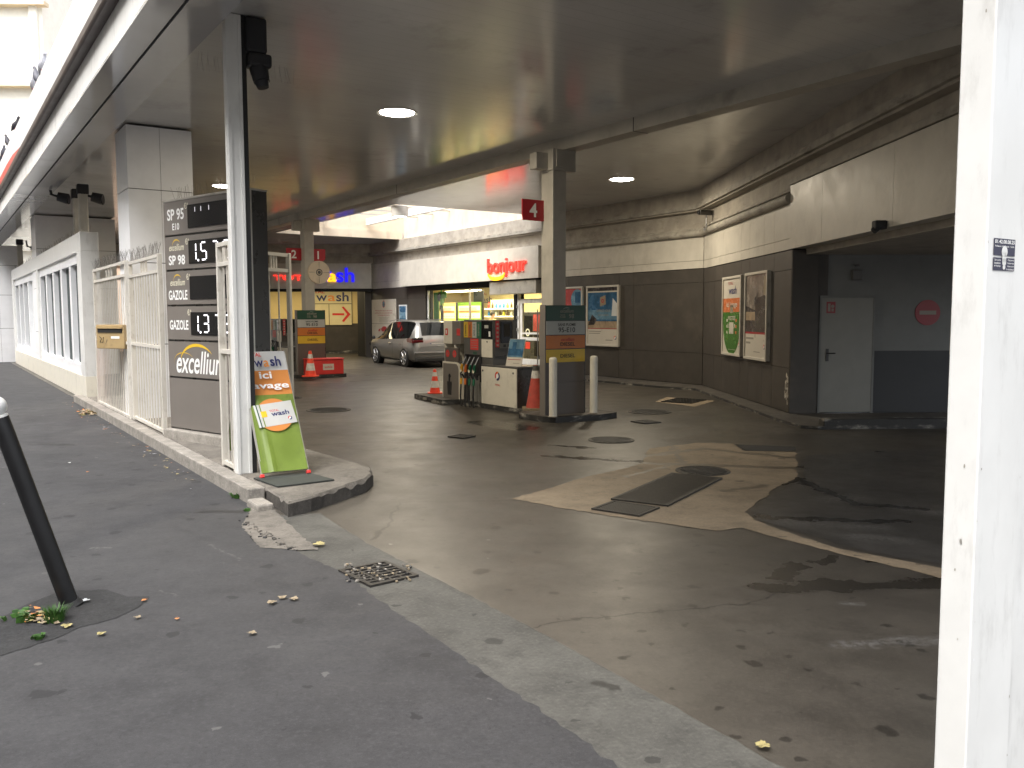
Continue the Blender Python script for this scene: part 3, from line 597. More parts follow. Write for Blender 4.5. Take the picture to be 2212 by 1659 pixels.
# interior
m = MB(FS)
m.box(-34, -20.6, VB + 4.2, VB + 4.3, 0, 3.0, 'shop_wall'); m.box(-34.0, -33.9, VB + .3, VB + 4.2, 0, 3, 'shop_wall'); m.box(-20.7, -20.6, VB + .3, VB + 4.2, 0, 3, 'shop_wall'); m.box(-34, -20.6, VB + .1, VB + 4.2, 3.0, 3.1, 'shop_wall'); m.box(-34, -20.6, VB + .3, VB + 4.2, -.05, .04, 'tile_floor')
m.build('interior', sh)
m = MB(FS); m.box(-31.2, -28.6, VB + 1.8, VB + 1.95, 2.76, 2.82, 'tube_lit'); m.build('strip_light', sh); m = MB(FS); m.box(-26.4, -25.2, VB + .9, VB + 1.4, 2.9, 2.95, 'tube_lit'); m.build('strip_light', sh)
L = bpy.data.lights.new('shop_light', 'AREA'); L.shape = 'RECTANGLE'; L.size = 6; L.size_y = 2.5; L.energy = 170; L.color = (1, .84, .5); lo = bpy.data.objects.new('shop_light', L); COL.objects.link(lo); lo.location = P(27.5, VB + 2, 2.95); lo.rotation_euler = (0, 0, RZ_S)
m = MB(FS); m.box(-28.9, -28.85, VB + .3, VB + .34, .8, 2.78, 'shop_green'); m.box(-29.42, -29.05, VB + .28, VB + .3, .8, 2.7, 'shop_green'); m.box(-29.05, -28.45, VB + .28, VB + .3, 2.48, 2.72, 'shop_green')
for k_ in range(4): m.tube([(-28.75 + .1 * k_, VB + .27, 2.68), (-28.85 + .09 * k_, VB + .27, 2.4), (-28.95 + .07 * k_, VB + .27, 2.0)], [.03, .02, .012], 'poster_green', 6)
m.tube([(-28.8, VB + .26, 2.2), (-28.72, VB + .26, 1.9), (-28.75, VB + .26, 1.2)], .06, 'black_plastic', 8); m.disc(-28.95, 2.52, .17, VB + .27, 'black_plastic')
m.build('window_poster', sh)
m = MB(FS); m.text('TOTAL', -32.1, 2.75, .1, 'plate_red', VB + 4.195, w=.8); m.text('wash', -31.9, 2.5, .28, 'letter_navy', VB + 4.195, w=1.2, bold=.012); m.build('interior_lettering', sh)
def menu(x0, x1, z0, z1, mm, label):
    t = thing('menu_light_box', label, 'light box', P(-(x0 + x1) / 2, VB + .45, z0), RZ_S); q = (x1 - x0) / 2; h = z1 - z0
    m = MB(); m.box(-q, q, 0, .1, 0, h, 'pump_dark'); m.build('case', t)
    m = MB(); m.rect(-q, q, 0, h, -.004, mm); m.rect(-q + .07, q - .07, .09, h - .13, -.006, 'menu_pale_lit'); m.rect(-q + .09, q - .09, h * .42, h * .55, -.008, 'menu_orange_lit')
    for i in range(5): m.rect(-q + .15, q - .3 - .05 * (i % 2), h - .22 - i * .034, h - .206 - i * .034, -.009, 'letter_orange')
    for i in range(6): m.rect(-q + .14 + i * .19, -q + .24 + i * .19, .15, .165, -.009, 'letter_orange')
    m.build('lit_panel', t)
menu(-29.25, -28.02, 1.62, 2.3, 'menu_lit', 'left yellow lit menu box inside the shop window')
menu(-27.86, -26.2, 1.62, 2.3, 'menu_green_lit', 'green edged lit menu box inside the shop window')
m = MB(); m.box(-.33, .33, -.03, .03, -.2, .2, 'pump_dark', .01); m.cyl((0, 0, .2), (0, 0, .75), .02, .02, 'pump_dark'); tag(m.build('hanging_screen', None, P(27.1, VB + .9, 2.52), RZ_S), 'dark screen hanging from the ceiling behind the shop window', 'screen')
m = MB(); m.box(-1.0, 1.0, 0, .6, 0, .95, 'shelf_white', .02); m.box(-.9, .9, -.01, 0, .3, .9, 'panel_white'); tag(m.build('counter', None, P(27.4, VB + 1.2, .04), RZ_S), 'pale counter in front of the seated clerk inside the shop', 'counter')
t = thing('shelving', 'white wall shelving of bottles behind the clerk in the shop', 'shelves', P(28.3, VB + 2.6, .04), RZ_S)
m = MB(); m.box(-1.1, 1.1, .3, .34, 0, 2.4, 'shelf_white'); m.build('back_panel', t)
for z in (.5, .95, 1.35, 1.72, 2.02): m = MB(); m.box(-1.1, 1.1, 0, .3, z, z + .03, 'shelf_white'); m.box(-1.1, 1.1, -.01, 0, z - .02, z + .04, 'letter_white'); m.build('shelf', t)
bt = None
for (zz, n_) in ((2.05, 8), (1.75, 8), (1.38, 9)):
    for i in range(n_):
        cm = random.choice(['bottle_blue', 'bottle_yellow', 'bottle_red', 'bottle_brown', 'bottle_white']) if zz > 2 else (['bottle_blue', 'bottle_blue', 'bottle_white', 'bottle_brown', 'bottle_white'][i % 5] if i < 4 else random.choice(['bottle_brown', 'bottle_white', 'bottle_yellow']))
        mb = MB(); h = random.uniform(.2, .27); mb.lathe([(0, 0), (.045, 0), (.048, .01), (.048, h * .6), (.02, h * .8), (.02, h), (0, h)], cm, 10)
        tag(mb.build('bottle', None, P(28.3 + .95 - i * 1.9 / (n_ - 1), VB + 2.72, .04 + zz), RZ_S), 'bottle standing on the white shelving behind the clerk', 'bottle', 'bottles on the shop shelves')

t = thing('drinks_machine', 'dark drinks machine with red panel seen through the white shop door', 'vending machine', P(25.3, VB + 2.1, .04), RZ_S)
m = MB(); m.box(-.7, .7, 0, .7, 0, 1.9, 'pump_dark', .02); m.build('body', t); m = MB(); m.rect(-.6, -.05, .9, 1.75, -.004, 'black_screen'); m.rect(.0, .6, 1.2, 1.8, -.004, 'poster_red'); m.rect(.05, .6, .3, 1.1, -.004, 'black_screen'); m.disc(-.35, 1.15, .14, -.006, 'letter_white', .09); m.rect(-.5, -.2, .55, .8, -.004, 'red_plastic'); m.build('front', t)
# ------------------------------------------------------------------ side wall with the two posters and the passage (x = 5.39)
XP = 5.39; YC = P(UC, VB).y; Y0 = 15.05
sw = thing('side_building', 'dark taupe side building with white band and covered passage', 'building', (XP + 2, 15, 0))
m = MB(FE)                                                    # x = -Y, y = X
m.box(-YC, -Y0, XP, XP + .45, 0, 2.95, 'dark_gap')
xs = [-YC, -20.2, -19.5, -18.1, -17.5, -16.6, -16.0, -Y0 - .02]
m.panels(xs, [.06, .85, 2.6, 2.945], XP - .03, XP - .002, 'panel_taupe')
m.box(-Y0 + .001, -Y0 + .02, XP - .03, XP + .44, .04, 2.94, 'panel_taupe'); m.build('wall', sw)
m = MB(FE); m.box(-YC, -Y0, XP - .01, XP + .45, 2.955, 3.95, 'dark_gap'); m.panels(xs, [2.956, 3.15, 3.8], XP - .04, XP - .012, 'panel_white'); m.build('white_band', sw)
m = MB(FE); m.panels([-Y0, -13.6, -11.2, -8.8, -5], [2.95, 4.05], XP - .09, XP - .05, 'panel_white', .006); m.box(-Y0, -5, XP - .05, XP + .2, 2.96, 4.04, 'panel_white'); m.build('fascia', sw)
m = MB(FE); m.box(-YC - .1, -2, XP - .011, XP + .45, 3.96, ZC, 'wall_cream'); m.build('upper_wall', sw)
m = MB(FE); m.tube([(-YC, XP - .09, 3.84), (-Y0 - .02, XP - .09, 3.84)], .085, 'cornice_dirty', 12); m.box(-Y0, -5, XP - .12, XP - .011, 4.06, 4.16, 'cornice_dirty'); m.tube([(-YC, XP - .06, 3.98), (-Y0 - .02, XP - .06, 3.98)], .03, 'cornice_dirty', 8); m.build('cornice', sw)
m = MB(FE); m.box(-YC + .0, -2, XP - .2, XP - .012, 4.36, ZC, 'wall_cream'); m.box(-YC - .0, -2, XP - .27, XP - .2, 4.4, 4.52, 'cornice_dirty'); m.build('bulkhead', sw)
m = MB(FE)
for i in range(26):
    a = random.uniform(0, 6.28); cx, cz, r = -15.13 - abs(random.gauss(0, .07)), .34 + random.gauss(.12, .2), random.uniform(.012, .05); pts = [(cx + r * math.cos(a + j * 1.05) * random.uniform(.5, 1), max(.07, cz + r * 1.6 * math.sin(a + j * 1.05) * random.uniform(.5, 1))) for j in range(6)]
    m.add([(p[0], XP - .031, p[1]) for p in pts], [(0, 1, 2, 3, 4, 5)], 'poster_white')
tag(m.build('flaked_paint', sw), kind='stuff')
# passage behind the fascia
YD = 15.05
m = MB(FW)
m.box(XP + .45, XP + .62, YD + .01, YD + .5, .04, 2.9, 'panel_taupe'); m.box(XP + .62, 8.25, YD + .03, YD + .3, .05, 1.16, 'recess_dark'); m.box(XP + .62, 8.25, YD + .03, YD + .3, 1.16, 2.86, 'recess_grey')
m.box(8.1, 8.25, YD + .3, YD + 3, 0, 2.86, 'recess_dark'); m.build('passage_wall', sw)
m = MB(FW); m.box(XP + .21, 11, 3, YD + 3.4, 2.86, 3.3, 'wall_cream'); m.build('passage_ceiling', sw)
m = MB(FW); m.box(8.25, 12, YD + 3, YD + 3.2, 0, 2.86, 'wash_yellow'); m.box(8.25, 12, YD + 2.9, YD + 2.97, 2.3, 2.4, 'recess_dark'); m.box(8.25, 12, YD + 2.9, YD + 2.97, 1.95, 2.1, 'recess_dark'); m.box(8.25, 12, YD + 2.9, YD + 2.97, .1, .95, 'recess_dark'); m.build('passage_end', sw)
t = thing('fire_door', 'pale grey metal door with black lever handle in the dark passage', 'door', (6.37, YD + .03, .05))
m = MB(); m.box(-.46, .46, -.03, 0, .02, 2.05, 'door_grey'); m.box(-.5, -.462, -.036, 0, 0, 2.09, 'recess_grey'); m.box(.462, .5, -.036, 0, 0, 2.09, 'recess_grey'); m.box(-.462, .462, -.036, 0, 2.053, 2.09, 'recess_grey'); m.build('leaf', t)
m = MB(); m.box(-.37, -.325, -.045, -.03, .93, 1.15, 'black_plastic'); m.tube([(-.347, -.045, 1.07), (-.347, -.08, 1.07), (-.22, -.08, 1.07)], .011, 'black_plastic'); m.build('handle', t)
m = MB(); m.rect(-.38, -.22, 1.78, 1.98, -.0325, 'noentry_red'); m.rect(-.355, -.31, 1.81, 1.95, -.034, 'letter_dim'); m.disc(-.27, 1.9, .03, -.034, 'letter_dim'); m.rect(-.29, -.25, 1.81, 1.86, -.034, 'letter_dim'); m.build('warning_sticker', t)
m = MB(); m.box(-.09, .09, -.06, 0, -.09, .09, 'pump_grey', .01); m.box(-.03, .03, -.05, 0, .15, .19, 'pump_grey'); tag(m.build('wall_box', None, (6.52, YD + .03, 2.50)), 'small dark square box fixed on the wall above the grey door', 'wall box')
m = MB(); m.disc(0, 0, .225, -.014, 'noentry_red', n=40); m.cyl((0, 0, 0), (0, -.013, 0), .226, .226, 'noentry_red', 40); m.rect(-.15, .15, -.035, .035, -.016, 'letter_dim'); tag(m.build('no_entry_sign', None, (7.82, YD + .03, 1.835)), 'round red no entry sign with pale bar on the passage wall', 'road sign')
m = MB(); m.box(-.07, .07, -.16, 0, -.06, .06, 'fixture_dark', .02); m.cyl((0, -.1, -.03), (0, -.16, -.08), .045, .045, 'fixture_dark', 12); tag(m.build('spotlight', None, (XP - .09, 11.4, 2.99), R(-90)), 'small dark floodlight under smoke marks on the white passage fascia', 'floodlight')
def cctv(loc, rz, label, nm='cctv_camera'):
    t = thing(nm, label, 'camera', loc, rz); m = MB(); m.cyl((0, 0, -.32), (0, 0, 0), .018, .018, 'steel', 8); m.box(-.04, .04, -.02, .06, -.36, -.3, 'steel'); m.build('bracket', t)
    m = MB(); m.box(-.22, .14, -.05, .05, 0, .11, 'pump_grey', .02); m.cyl((-.22, 0, .055), (-.25, 0, .055), .04, .045, 'black_plastic', 12); m.box(-.26, .16, -.07, .07, .112, .125, 'aluminium'); m.build('housing', t); return t
cctv((XP - .18, YC - .75, 4.17), R(25), 'grey security camera on a post above the corner of the white cornice')
# kerbs in front of the walls
m = MB(FW); kz = .05
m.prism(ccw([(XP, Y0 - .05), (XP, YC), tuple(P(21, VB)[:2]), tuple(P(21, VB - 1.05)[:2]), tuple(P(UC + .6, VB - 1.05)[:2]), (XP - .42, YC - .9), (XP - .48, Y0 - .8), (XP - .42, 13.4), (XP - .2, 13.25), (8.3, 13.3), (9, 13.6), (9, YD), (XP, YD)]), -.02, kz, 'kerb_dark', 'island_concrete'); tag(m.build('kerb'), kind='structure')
m = MB(FW); m.box(XP - .1, 8.6, 13.28, 13.5, .0, .16, 'kerb_dark', .02); tag(m.build('kerb'), kind='structure')
# posters
def poster(loc, rz, W, H, label, kind):
    t = thing('poster_frame', label, 'poster', loc, rz); q = W / 2; b_ = .055
    m = MB(); m.box(-q, q, -.09, -.06, H - b_, H, 'panel_white', .008); m.box(-q, q, -.09, -.06, 0, b_, 'panel_white', .008); m.box(-q, -q + b_, -.0895, -.06, b_, H - b_, 'panel_white', .006); m.box(q - b_, q, -.0895, -.06, b_, H - b_, 'panel_white', .006); m.box(-q + .01, q - .01, -.06, 0, .01, H - .01, 'aluminium'); m.build('frame', t)
    m = MB(); a, b, z0, z1, y = -q + b_, q - b_, b_, H - b_, -.063
    if kind == 'beach':
        m.rect(a, b, z0, z1, y, 'poster_white'); m.rect(a, b, z1 - .1, z1, y - .001, 'poster_dark'); zt = z1 - .14; zb = z0 + .46; m.rect(a + .01, b - .01, zb, zt, y - .001, 'poster_blue'); m.rect(a + .01, b - .01, zb + .25, zb + .52, y - .002, 'poster_sky'); m.rect(a + .01, b - .01, zb, zb + .2, y - .0025, 'poster_sand')
        m.add([(a + .02, y - .003, zb + .08), (a + .3, y - .003, zb + .1), (a + .42, y - .003, zb + .25), (a + .2, y - .003, zb + .4)], [(0, 1, 2, 3)], 'poster_dark'); m.add([(b - .25, y - .003, zb + .35), (b - .02, y - .003, zb + .35), (b - .02, y - .003, zb + .7), (b - .2, y - .003, zb + .85)], [(0, 1, 2, 3)], 'frost_white')
        m.add([(-.1, y - .004, zt - .4), (.16, y - .004, zt - .34), (.14, y - .004, zt - .08), (-.1, y - .004, zt - .14)], [(0, 1, 2, 3)], 'leaf_tan'); m.disc(.02, zt - .24, .06, y - .005, 'plate_red', .03)
        m.text('OFFREZ-VOUS', .05, zt - .52, .07, 'letter_dim', y - .004, w=.6); m.text('L\'ÉVASION', .05, zt - .64, .06, 'letter_dim', y - .004, w=.45); m.rect(a + .01, b - .01, zb - .02, zb, y - .002, 'plate_red')
        for i, (w_, o_) in enumerate(((.55, .02), (.5, .05))): m.rect(a + .06, a + .06 + w_, zb - .1 - i * .06, zb - .08 - i * .06, y - .002, 'letter_dim')
        m.rect(b - .5, b - .2, z0 + .12, z0 + .135, y - .002, 'letter_black'); m.roundel(b - .09, z0 + .2, .055, y - .003)
    elif kind == 'red':
        m.rect(a, b, z0, z1, y, 'poster_red'); m.disc(b - .2, z1 - .32, .3, y - .002, 'poster_sky'); m.rect(b - .3, b - .05, z1 - .42, z1 - .1, y - .003, 'poster_blue'); m.text('100€', b - .4, z1 - .75, .14, 'letter_white', y - .003, w=.55, bold=.02)
    elif kind == 'wash':
        m.rect(a, b, z0, z1, y, 'poster_white'); m.rect(a, b, z1 - .72, z1 - .42, y - .001, 'poster_orange'); zc = z0 + .62; m.rect(a, b - .01, zc, z1 - .72, y - .001, 'poster_green'); m.disc(0, zc, (b - a) / 2 - .01, y - .0012, 'poster_green', 0, 180, 360)
        m.text('TOTAL', -.12, z1 - .1, .06, 'plate_red', y - .003, w=.4); m.text('wash', .05, z1 - .25, .16, 'letter_navy', y - .003, w=.6, bold=.02); m.text('ici lavage', 0, z1 - .57, .15, 'poster_white', y - .003, w=.8, bold=.02); m.text('PRESTIGE', 0, z1 - .85, .09, 'poster_white', y - .003, w=.55, bold=.02); m.text('DOUCEUR', 0, z1 - 1.02, .09, 'poster_white', y - .003, w=.6, bold=.02)
        m.rect(-.12, .12, zc + .25, zc + .42, y - .003, 'leaf_tan'); m.box(-.16, .16, y - .004, y - .002, zc - .2, zc + .05, 'poster_white')
        for i in range(3):
            for s_ in (-1, 1): m.rect(s_ * .34 - .05, s_ * .34 + .05, zc - .2 + i * .13, zc - .14 + i * .13, y - .003, 'poster_white' if s_ < 0 else 'poster_orange')
        m.rect(-.25, .3, z0 + .07, z0 + .085, y - .002, 'letter_dim'); m.roundel(b - .08, z0 + .2, .05, y - .003)
    else:
        m.rect(a, b, z0, z1, y, 'poster_grey'); zb = z0 + .48; m.add([(a, y - .001, zb), (b, y - .001, zb), (b, y - .001, zb + .75), (.12, y - .001, zb + .7), (.05, y - .001, zb + .85), (-.05, y - .001, zb + .45), (a, y - .001, zb + .55)], [(0, 1, 2, 3, 4, 5, 6)], 'poster_dark')
        m.rect(a, -.05, zb + .25, zb + .42, y - .002, 'poster_sand'); m.add([(b - .2, y - .002, zb + .75), (b, y - .002, zb + .7), (b, y - .002, zb + 1.1), (b - .18, y - .002, zb + 1.1)], [(0, 1, 2, 3)], 'leaf_tan')
        m.disc(-.02, zb + .62, .1, y - .003, 'poster_dark'); m.rect(a, b, z0, zb, y - .002, 'poster_white'); m.rect(a, b, zb - .02, zb + .02, y - .003, 'plate_red')
        for i in range(2): m.rect(a + .05, a + .55 - i * .2, zb - .13 - i * .09, zb - .09 - i * .09, y - .003, 'letter_dim')
        m.rect(-.1, .3, z0 + .1, z0 + .115, y - .003, 'letter_dim'); m.roundel(b - .1, z0 + .22, .05, y - .004)
    m.build('print', t); return t
poster((XP - .03, 18.53, .92), R(-90), 1.43, 1.72, 'green and white car wash poster, left of the two framed ones on the side wall', 'wash')
poster((XP - .03, 16.85, .91), R(-90), 1.42, 1.74, 'dark photo poster, right of the two framed ones on the side wall', 'dark')
poster(P(18.85, VB - .03, .92), RZ_S, 1.42, 1.73, 'framed blue beach poster on the back wall behind the number 4 island', 'beach')
poster(P(20.45, VB - .03, .92), RZ_S, 1.42, 1.73, 'framed red poster on the back wall half hidden by the number 4 column', 'red')
# notice boards by the shop
t = thing('notice_board', 'white notice board of red text on the dark wall behind the silver car', 'notice board', P(33.2, VB - .03, .3), RZ_S)
m = MB(); m.box(-1.15, 1.15, -.04, 0, 1.18, 2.2, 'poster_white'); m.box(-1.15, 1.15, -.04, 0, 0, 1.165, 'poster_white'); m.build('panel', t)
m = MB(); m.disc(.05, 2.0, .15, -.042, 'plate_red', .12); m.disc(.05, 2.0, .119, -.042, 'poster_sky'); m.rect(-.05, .15, 1.985, 2.01, -.043, 'letter_black')
for i, w_ in enumerate((.9, .9, .6)): m.text(('Véhicules tous terrains,', 'utilitaires ou accidentés,', 'renseignez-vous.')[i], .05, 1.73 - i * .1, .07, 'plate_red', -.043, w=w_ * 1.9)
for i in range(6): m.rect(.05 - .5 + .08 * (i % 2), .05 + .5 - .07 * (i % 3), 1.44 - i * .04, 1.452 - i * .04, -.043, 'letter_dim')
m.plate([(-.5, .85), (-.45, .95), (-.2, .97), (-.05, 1.06), (.2, 1.07), (.35, .97), (.5, .93), (.5, .85)], -.044, -.041, 'plate_red'); m.disc(-.25, .86, .08, -.046, 'poster_white'); m.disc(.3, .86, .08, -.046, 'poster_white'); m.build('print', t)
t = thing('info_board', 'narrow blue poster in white frame between notice board and shop window', 'poster', P(31.4, VB - .03, 1.4), RZ_S)
m = MB(); m.box(-.34, .34, -.04, 0, 0, .85, 'frost_white', .01); m.build('frame', t); m = MB(); m.rect(-.29, .29, .04, .8, -.042, 'poster_blue'); m.rect(-.29, .29, .3, .55, -.043, 'poster_sky'); m.build('print', t)

# ------------------------------------------------------------------ car wash building at the far end
YW = 37.25
wb = thing('wash_building', 'far car wash building with lit red and blue letters on its fascia', 'building', (-8.5, YW + 2, 0))
m = MB(FW); m.panels([-13.5, -12, -10.5, -9, -7.5, -6.05, -5.0], [2.98, 4.06], YW, YW + .05, 'panel_white', .005); m.box(-13.5, -5.0, YW + .05, YW + .4, 2.98, 4.05, 'panel_white'); m.build('fascia', wb)
m = MB(FW); m.box(-13.5, -5.0, YW + .06, YW + .4, 2.86, 2.975, 'dark_gap'); m.box(-18, -4.6, YW + .2, YW + .6, 4.06, ZC, 'wall_cream'); m.box(-18, -4.6, YW + .08, YW + .2, 4.36, 4.5, 'cornice_dirty'); m.box(-18, -4.6, YW + .0, YW + .2, 4.5, ZC, 'wall_cream'); m.build('upper_wall', wb)
m = MB(FW); m.box(-16, -5.0, YW + 4.5, YW + 4.7, 1.45, 3.4, 'wash_yellow'); m.box(-16, -5.0, YW + 4.5, YW + 4.7, 0, 1.45, 'panel_taupe'); m.box(-16, -5.0, YW + 4.35, YW + 4.5, 0, .15, 'kerb_dark'); m.box(-5.35, -4.8, YW + .41, YW + 4.7, 0, 3.4, 'panel_taupe'); m.box(-16, -4.8, YW + .4, YW + 4.7, 3.4, 3.5, 'wall_cream'); m.build('bay_wall', wb)
m = MB(FW); m.text('TOTAL', -8.2, 3.45, .24, 'sign_red_lit', YW, w=1.95, bold=.025, ex=.05); m.text('w', -7.0, 3.5, .42, 'sign_blue_lit', YW, w=.6, bold=.02, ex=.05); m.text('a', -6.7, 3.45, .36, 'sign_yellow_lit', YW, w=.45, bold=.02, ex=.05); m.text('sh', -6.12, 3.56, .62, 'sign_blue_lit', YW, w=.78, bold=.02, ex=.05)
m.disc(-9.75, 3.4, .3, YW - .006, 'plate_red', .22); m.disc(-9.75, 3.4, .21, YW - .006, 'totem_grey'); m.rect(-9.9, -9.6, 3.38, 3.42, YW - .008, 'letter_black'); m.build('lit_lettering', wb)
L = bpy.data.lights.new('wash_light', 'AREA'); L.shape = 'RECTANGLE'; L.size = 7; L.size_y = 1; L.energy = 60; L.color = (1, .82, .5); lo = bpy.data.objects.new('wash_light', L); COL.objects.link(lo); lo.location = (-9, YW + 2.2, 3.35)
t = thing('direction_board', 'white board with red arrow and dark lettering on the yellow wash wall', 'sign', (-7.55, YW + 4.5, 1.38))
m = MB(); m.box(-1.25, .98, -.05, 0, .0, 1.75, 'shop_wall'); m.box(-1.27, 1.0, -.045, -.002, -.03, 1.78, 'pump_dark'); m.rect(-1.27, 1.0, 1.0, 1.03, -.052, 'pump_dark'); m.rect(-.12, -.09, 0, 1.0, -.052, 'pump_dark'); m.build('board', t)
m = MB(); m.text('TOTAL', -.75, 1.6, .17, 'letter_red', -.054, w=.9, bold=.02); m.text('w', -.45, 1.28, .28, 'letter_navy', -.054, w=.52, bold=.012); m.text('a', .03, 1.28, .28, 'letter_orange', -.054, w=.36, bold=.012); m.text('sh', .55, 1.35, .44, 'letter_navy', -.054, w=.6, bold=.02)
m.rect(.05, .62, .46, .56, -.054, 'letter_red'); m.add([(.5, -.055, .86), (.6, -.055, .88), (.92, -.055, .51), (.6, -.055, .14), (.5, -.055, .18), (.76, -.055, .51)], [(0, 1, 2, 5), (5, 2, 3, 4)], 'letter_red'); m.build('print', t)
# ------------------------------------------------------------------ islands, columns, totems, pumps
def column(u, v, label, plates):
    t = thing('support_column', label, 'column', P(u, v), RZ_T)                          # cross frame: x = v, y = u
    m = MB(); m.box(0, .29, 0, .34, .08, 4.66, 'beam_paint', .012); m.build('shaft', t)
    m = MB(); m.box(-.03, .47, -.04, .18, 4.3, 4.66, 'beam_paint', .01); m.box(-.28, -.031, .1, .3, 4.32, 4.60, 'beam_paint', .01); m.box(.04, .25, -.06, .36, 4.36, 4.655, 'beam_paint'); m.build('capital', t)
    for (s_, ch, o_) in plates:
        m = MB(); W_, H_ = .46, .36; x0 = -W_ - .0 if s_ < 0 else .29; x1 = x0 + W_; z0 = 3.45; y0, y1 = .26, .285
        if o_: x0, x1, y0, y1 = .02, .52, .345, .37
        c_ = .1; p_ = [(x0 + .02, z0), (x1, z0), (x1, z0 + H_), (x0, z0 + H_), (x0, z0 + c_)] if s_ < 0 else [(x0, z0), (x1 - c_, z0), (x1 - .03, z0 + .03), (x1, z0 + c_), (x1, z0 + H_), (x0, z0 + H_)]
        m.plate(p_, y0, y1, 'plate_red'); ch and m.text(ch, (x0 + x1) / 2 + (.0), z0 + H_ / 2, .24, 'letter_white', y0 - .003, bold=.02); m.build('number_plate', t)
    return t
column(12.02, 9.0, 'white square column with red number 4 plate rising from the pump island', ((-1, '4', 0), (1, '', 1)))
c2 = column(24.5, 9.22, 'white square column with red plates 2 and 1 at the far pump island', ((-1, '2', 0), (1, '1', 0)))
t = thing('hose_reel', 'round white hose reel cover on the far numbered column', 'hose reel', P(24.45, 9.64, 3.1), RZ_T)
m = MB(); m.cyl((0, .1, 0), (0, 0, 0), .34, .34, 'well_cream', 32); m.disc(0, 0, .32, -.004, 'well_cream'); m.disc(0, 0, .1, -.008, 'pump_grey', .07); m.disc(0, 0, .05, -.01, 'pump_grey')
for a in (0, 90, 180, 270):
    m.disc(0, 0, .31, -.006, 'pump_grey', .12, a - 1.2, a + 1.2, 2)
m.build('cover', t)
def island(du, dv, label):
    t = thing('pump_island', label, 'pump island', P(13.8 + du, 9.2 + dv))
    m = MB(FS); m.M = Matrix.Translation((-du, dv, 0))
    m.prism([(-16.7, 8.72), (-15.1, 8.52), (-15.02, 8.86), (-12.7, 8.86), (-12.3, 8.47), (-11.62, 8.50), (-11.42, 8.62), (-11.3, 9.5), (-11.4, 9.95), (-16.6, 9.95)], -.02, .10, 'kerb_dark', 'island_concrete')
    m.box(-16.1, -15.95, 8.60, 8.66, .02, .07, 'kerb_concrete'); m.box(-15.6, -15.4, 8.535, 8.6, .0, .05, 'kerb_concrete'); m.build('kerb_block', t); return t
island(0, 0, 'low concrete pump island with dark kerb under the number 4 column'); island(12.4, .22, 'far low pump island under the red sand box and cone')
def totem(u, v, label):
    t = thing('fuel_totem', label, 'fuel sign', P(u, v, .10), RZ_T); W_ = .84; Z = lambda z: z - .1
    m = MB(); m.box(-.02, 0, -.005, .15, 0, 1.88, 'taupe_metal'); m.box(W_, W_ + .02, -.005, .15, 0, 1.88, 'pump_dark'); m.box(0, W_, .02, .15, 0, 1.875, 'totem_brown'); m.box(0, W_, -.0, .02, 0, .55, 'totem_brown'); m.box(0, W_, 0, .02, .556, .92, 'totem_brown'); m.build('body', t)
    def band(z0, z1, mm, tx):
        m = MB(); m.box(.005, W_ - .0, -.012, .02, Z(z0), Z(z1), mm)
        for (s_, cx, cz, h, w_, cm, sh_) in tx: m.text(s_, cx, Z(cz), h, cm, -.015, w=w_, bold=.012, shear=sh_)
        return m
    m = band(1.715, 1.975, 'totem_green', [('excellium', .44, 1.88, .065, .29, 'letter_dim', .25), ('SANS', .35, 1.81, .025, .10, 'letter_dim', 0), ('PLOMB', .35, 1.775, .025, .12, 'letter_dim', 0), ('98', .54, 1.79, .075, .11, 'letter_dim', 0)]); m.swoosh(.44, Z(1.90), .16, .03, -.0145, 'totem_grey'); m.build('price_panel', t)
    band(1.475, 1.705, 'totem_grey', [('SANS PLOMB', .44, 1.645, .05, .38, 'letter_black', 0), ('95-E10', .44, 1.555, .085, .36, 'letter_black', 0)]).build('price_panel', t)
    m = band(1.235, 1.46, 'totem_orange', [('excellium', .46, 1.39, .06, .29, 'plate_red', .25), ('DIESEL', .46, 1.31, .065, .32, 'letter_black', 0)]); m.build('price_panel', t)
    band(1.0, 1.22, 'totem_yellow', [('DIESEL', .46, 1.11, .065, .32, 'letter_black', 0)]).build('price_panel', t); return t
tt = totem(11.72, 8.63, 'tall fuel price totem behind two white bollards on the near island')
dup(tt, P(24.25, 8.86, .10), RZ_T, 'fuel price totem behind the red sand box on the far island')
def bollard(u, v, label):
    m = MB(); m.lathe([(.068, 0), (.068, .95), (.062, .985), (.045, 1.0), (0, 1.005)], 'pump_white', 24); m.lathe([(.0, .001), (.09, .002), (.068, .012)], 'kerb_concrete', 24)
    return tag(m.build('bollard', None, P(u, v, .10), 0), label, 'bollard', 'white steel bollards by the fuel totem')
bollard(11.50, 8.62, 'white steel bollard left of the yellow diesel panel'); bollard(11.52, 9.52, 'white steel bollard right of the yellow diesel panel')

def nozzle(t, x, z, mm):
    m = MB(); m.tube([(x - .01, -.09, z - .10), (x + .01, -.115, z - .03), (x + .045, -.12, z + .04)], [.026, .03, .022], mm, 10); m.disc(x - .012, z - .085, .038, -.125, 'letter_cream' if mm != 'nozzle_orange' else 'nozzle_orange')
    m.tube([(x + .045, -.115, z + .04), (x + .06, -.09, z + .10), (x + .075, -.05, z + .19)], [.014, .011, .010], 'steel', 8)
    m.tube([(x - .01, -.09, z - .1), (x - .005, -.13, z - .15), (x + .0, -.12, z - .24)], .016, 'black_plastic', 8)
    m.tube([(x - .03, -.08, z - .16), (x + .0, -.06, z - .22), (x + .02, -.04, z - .26)], .02, 'black_plastic', 8); n = m.build('nozzle', t)
    m = MB(); m.tube([(x, -.12, z - .24), (x + .0, -.125, z - .36)], .026, mm, 10); m.tube([(x, -.125, z - .36), (x - .015, -.13, z - .6), (x + .02, -.14, z - .78), (x + .1, -.11, z - .88), (x + .17, -.04, z - .90)], .017, 'rubber', 8); m.build('hose', n)
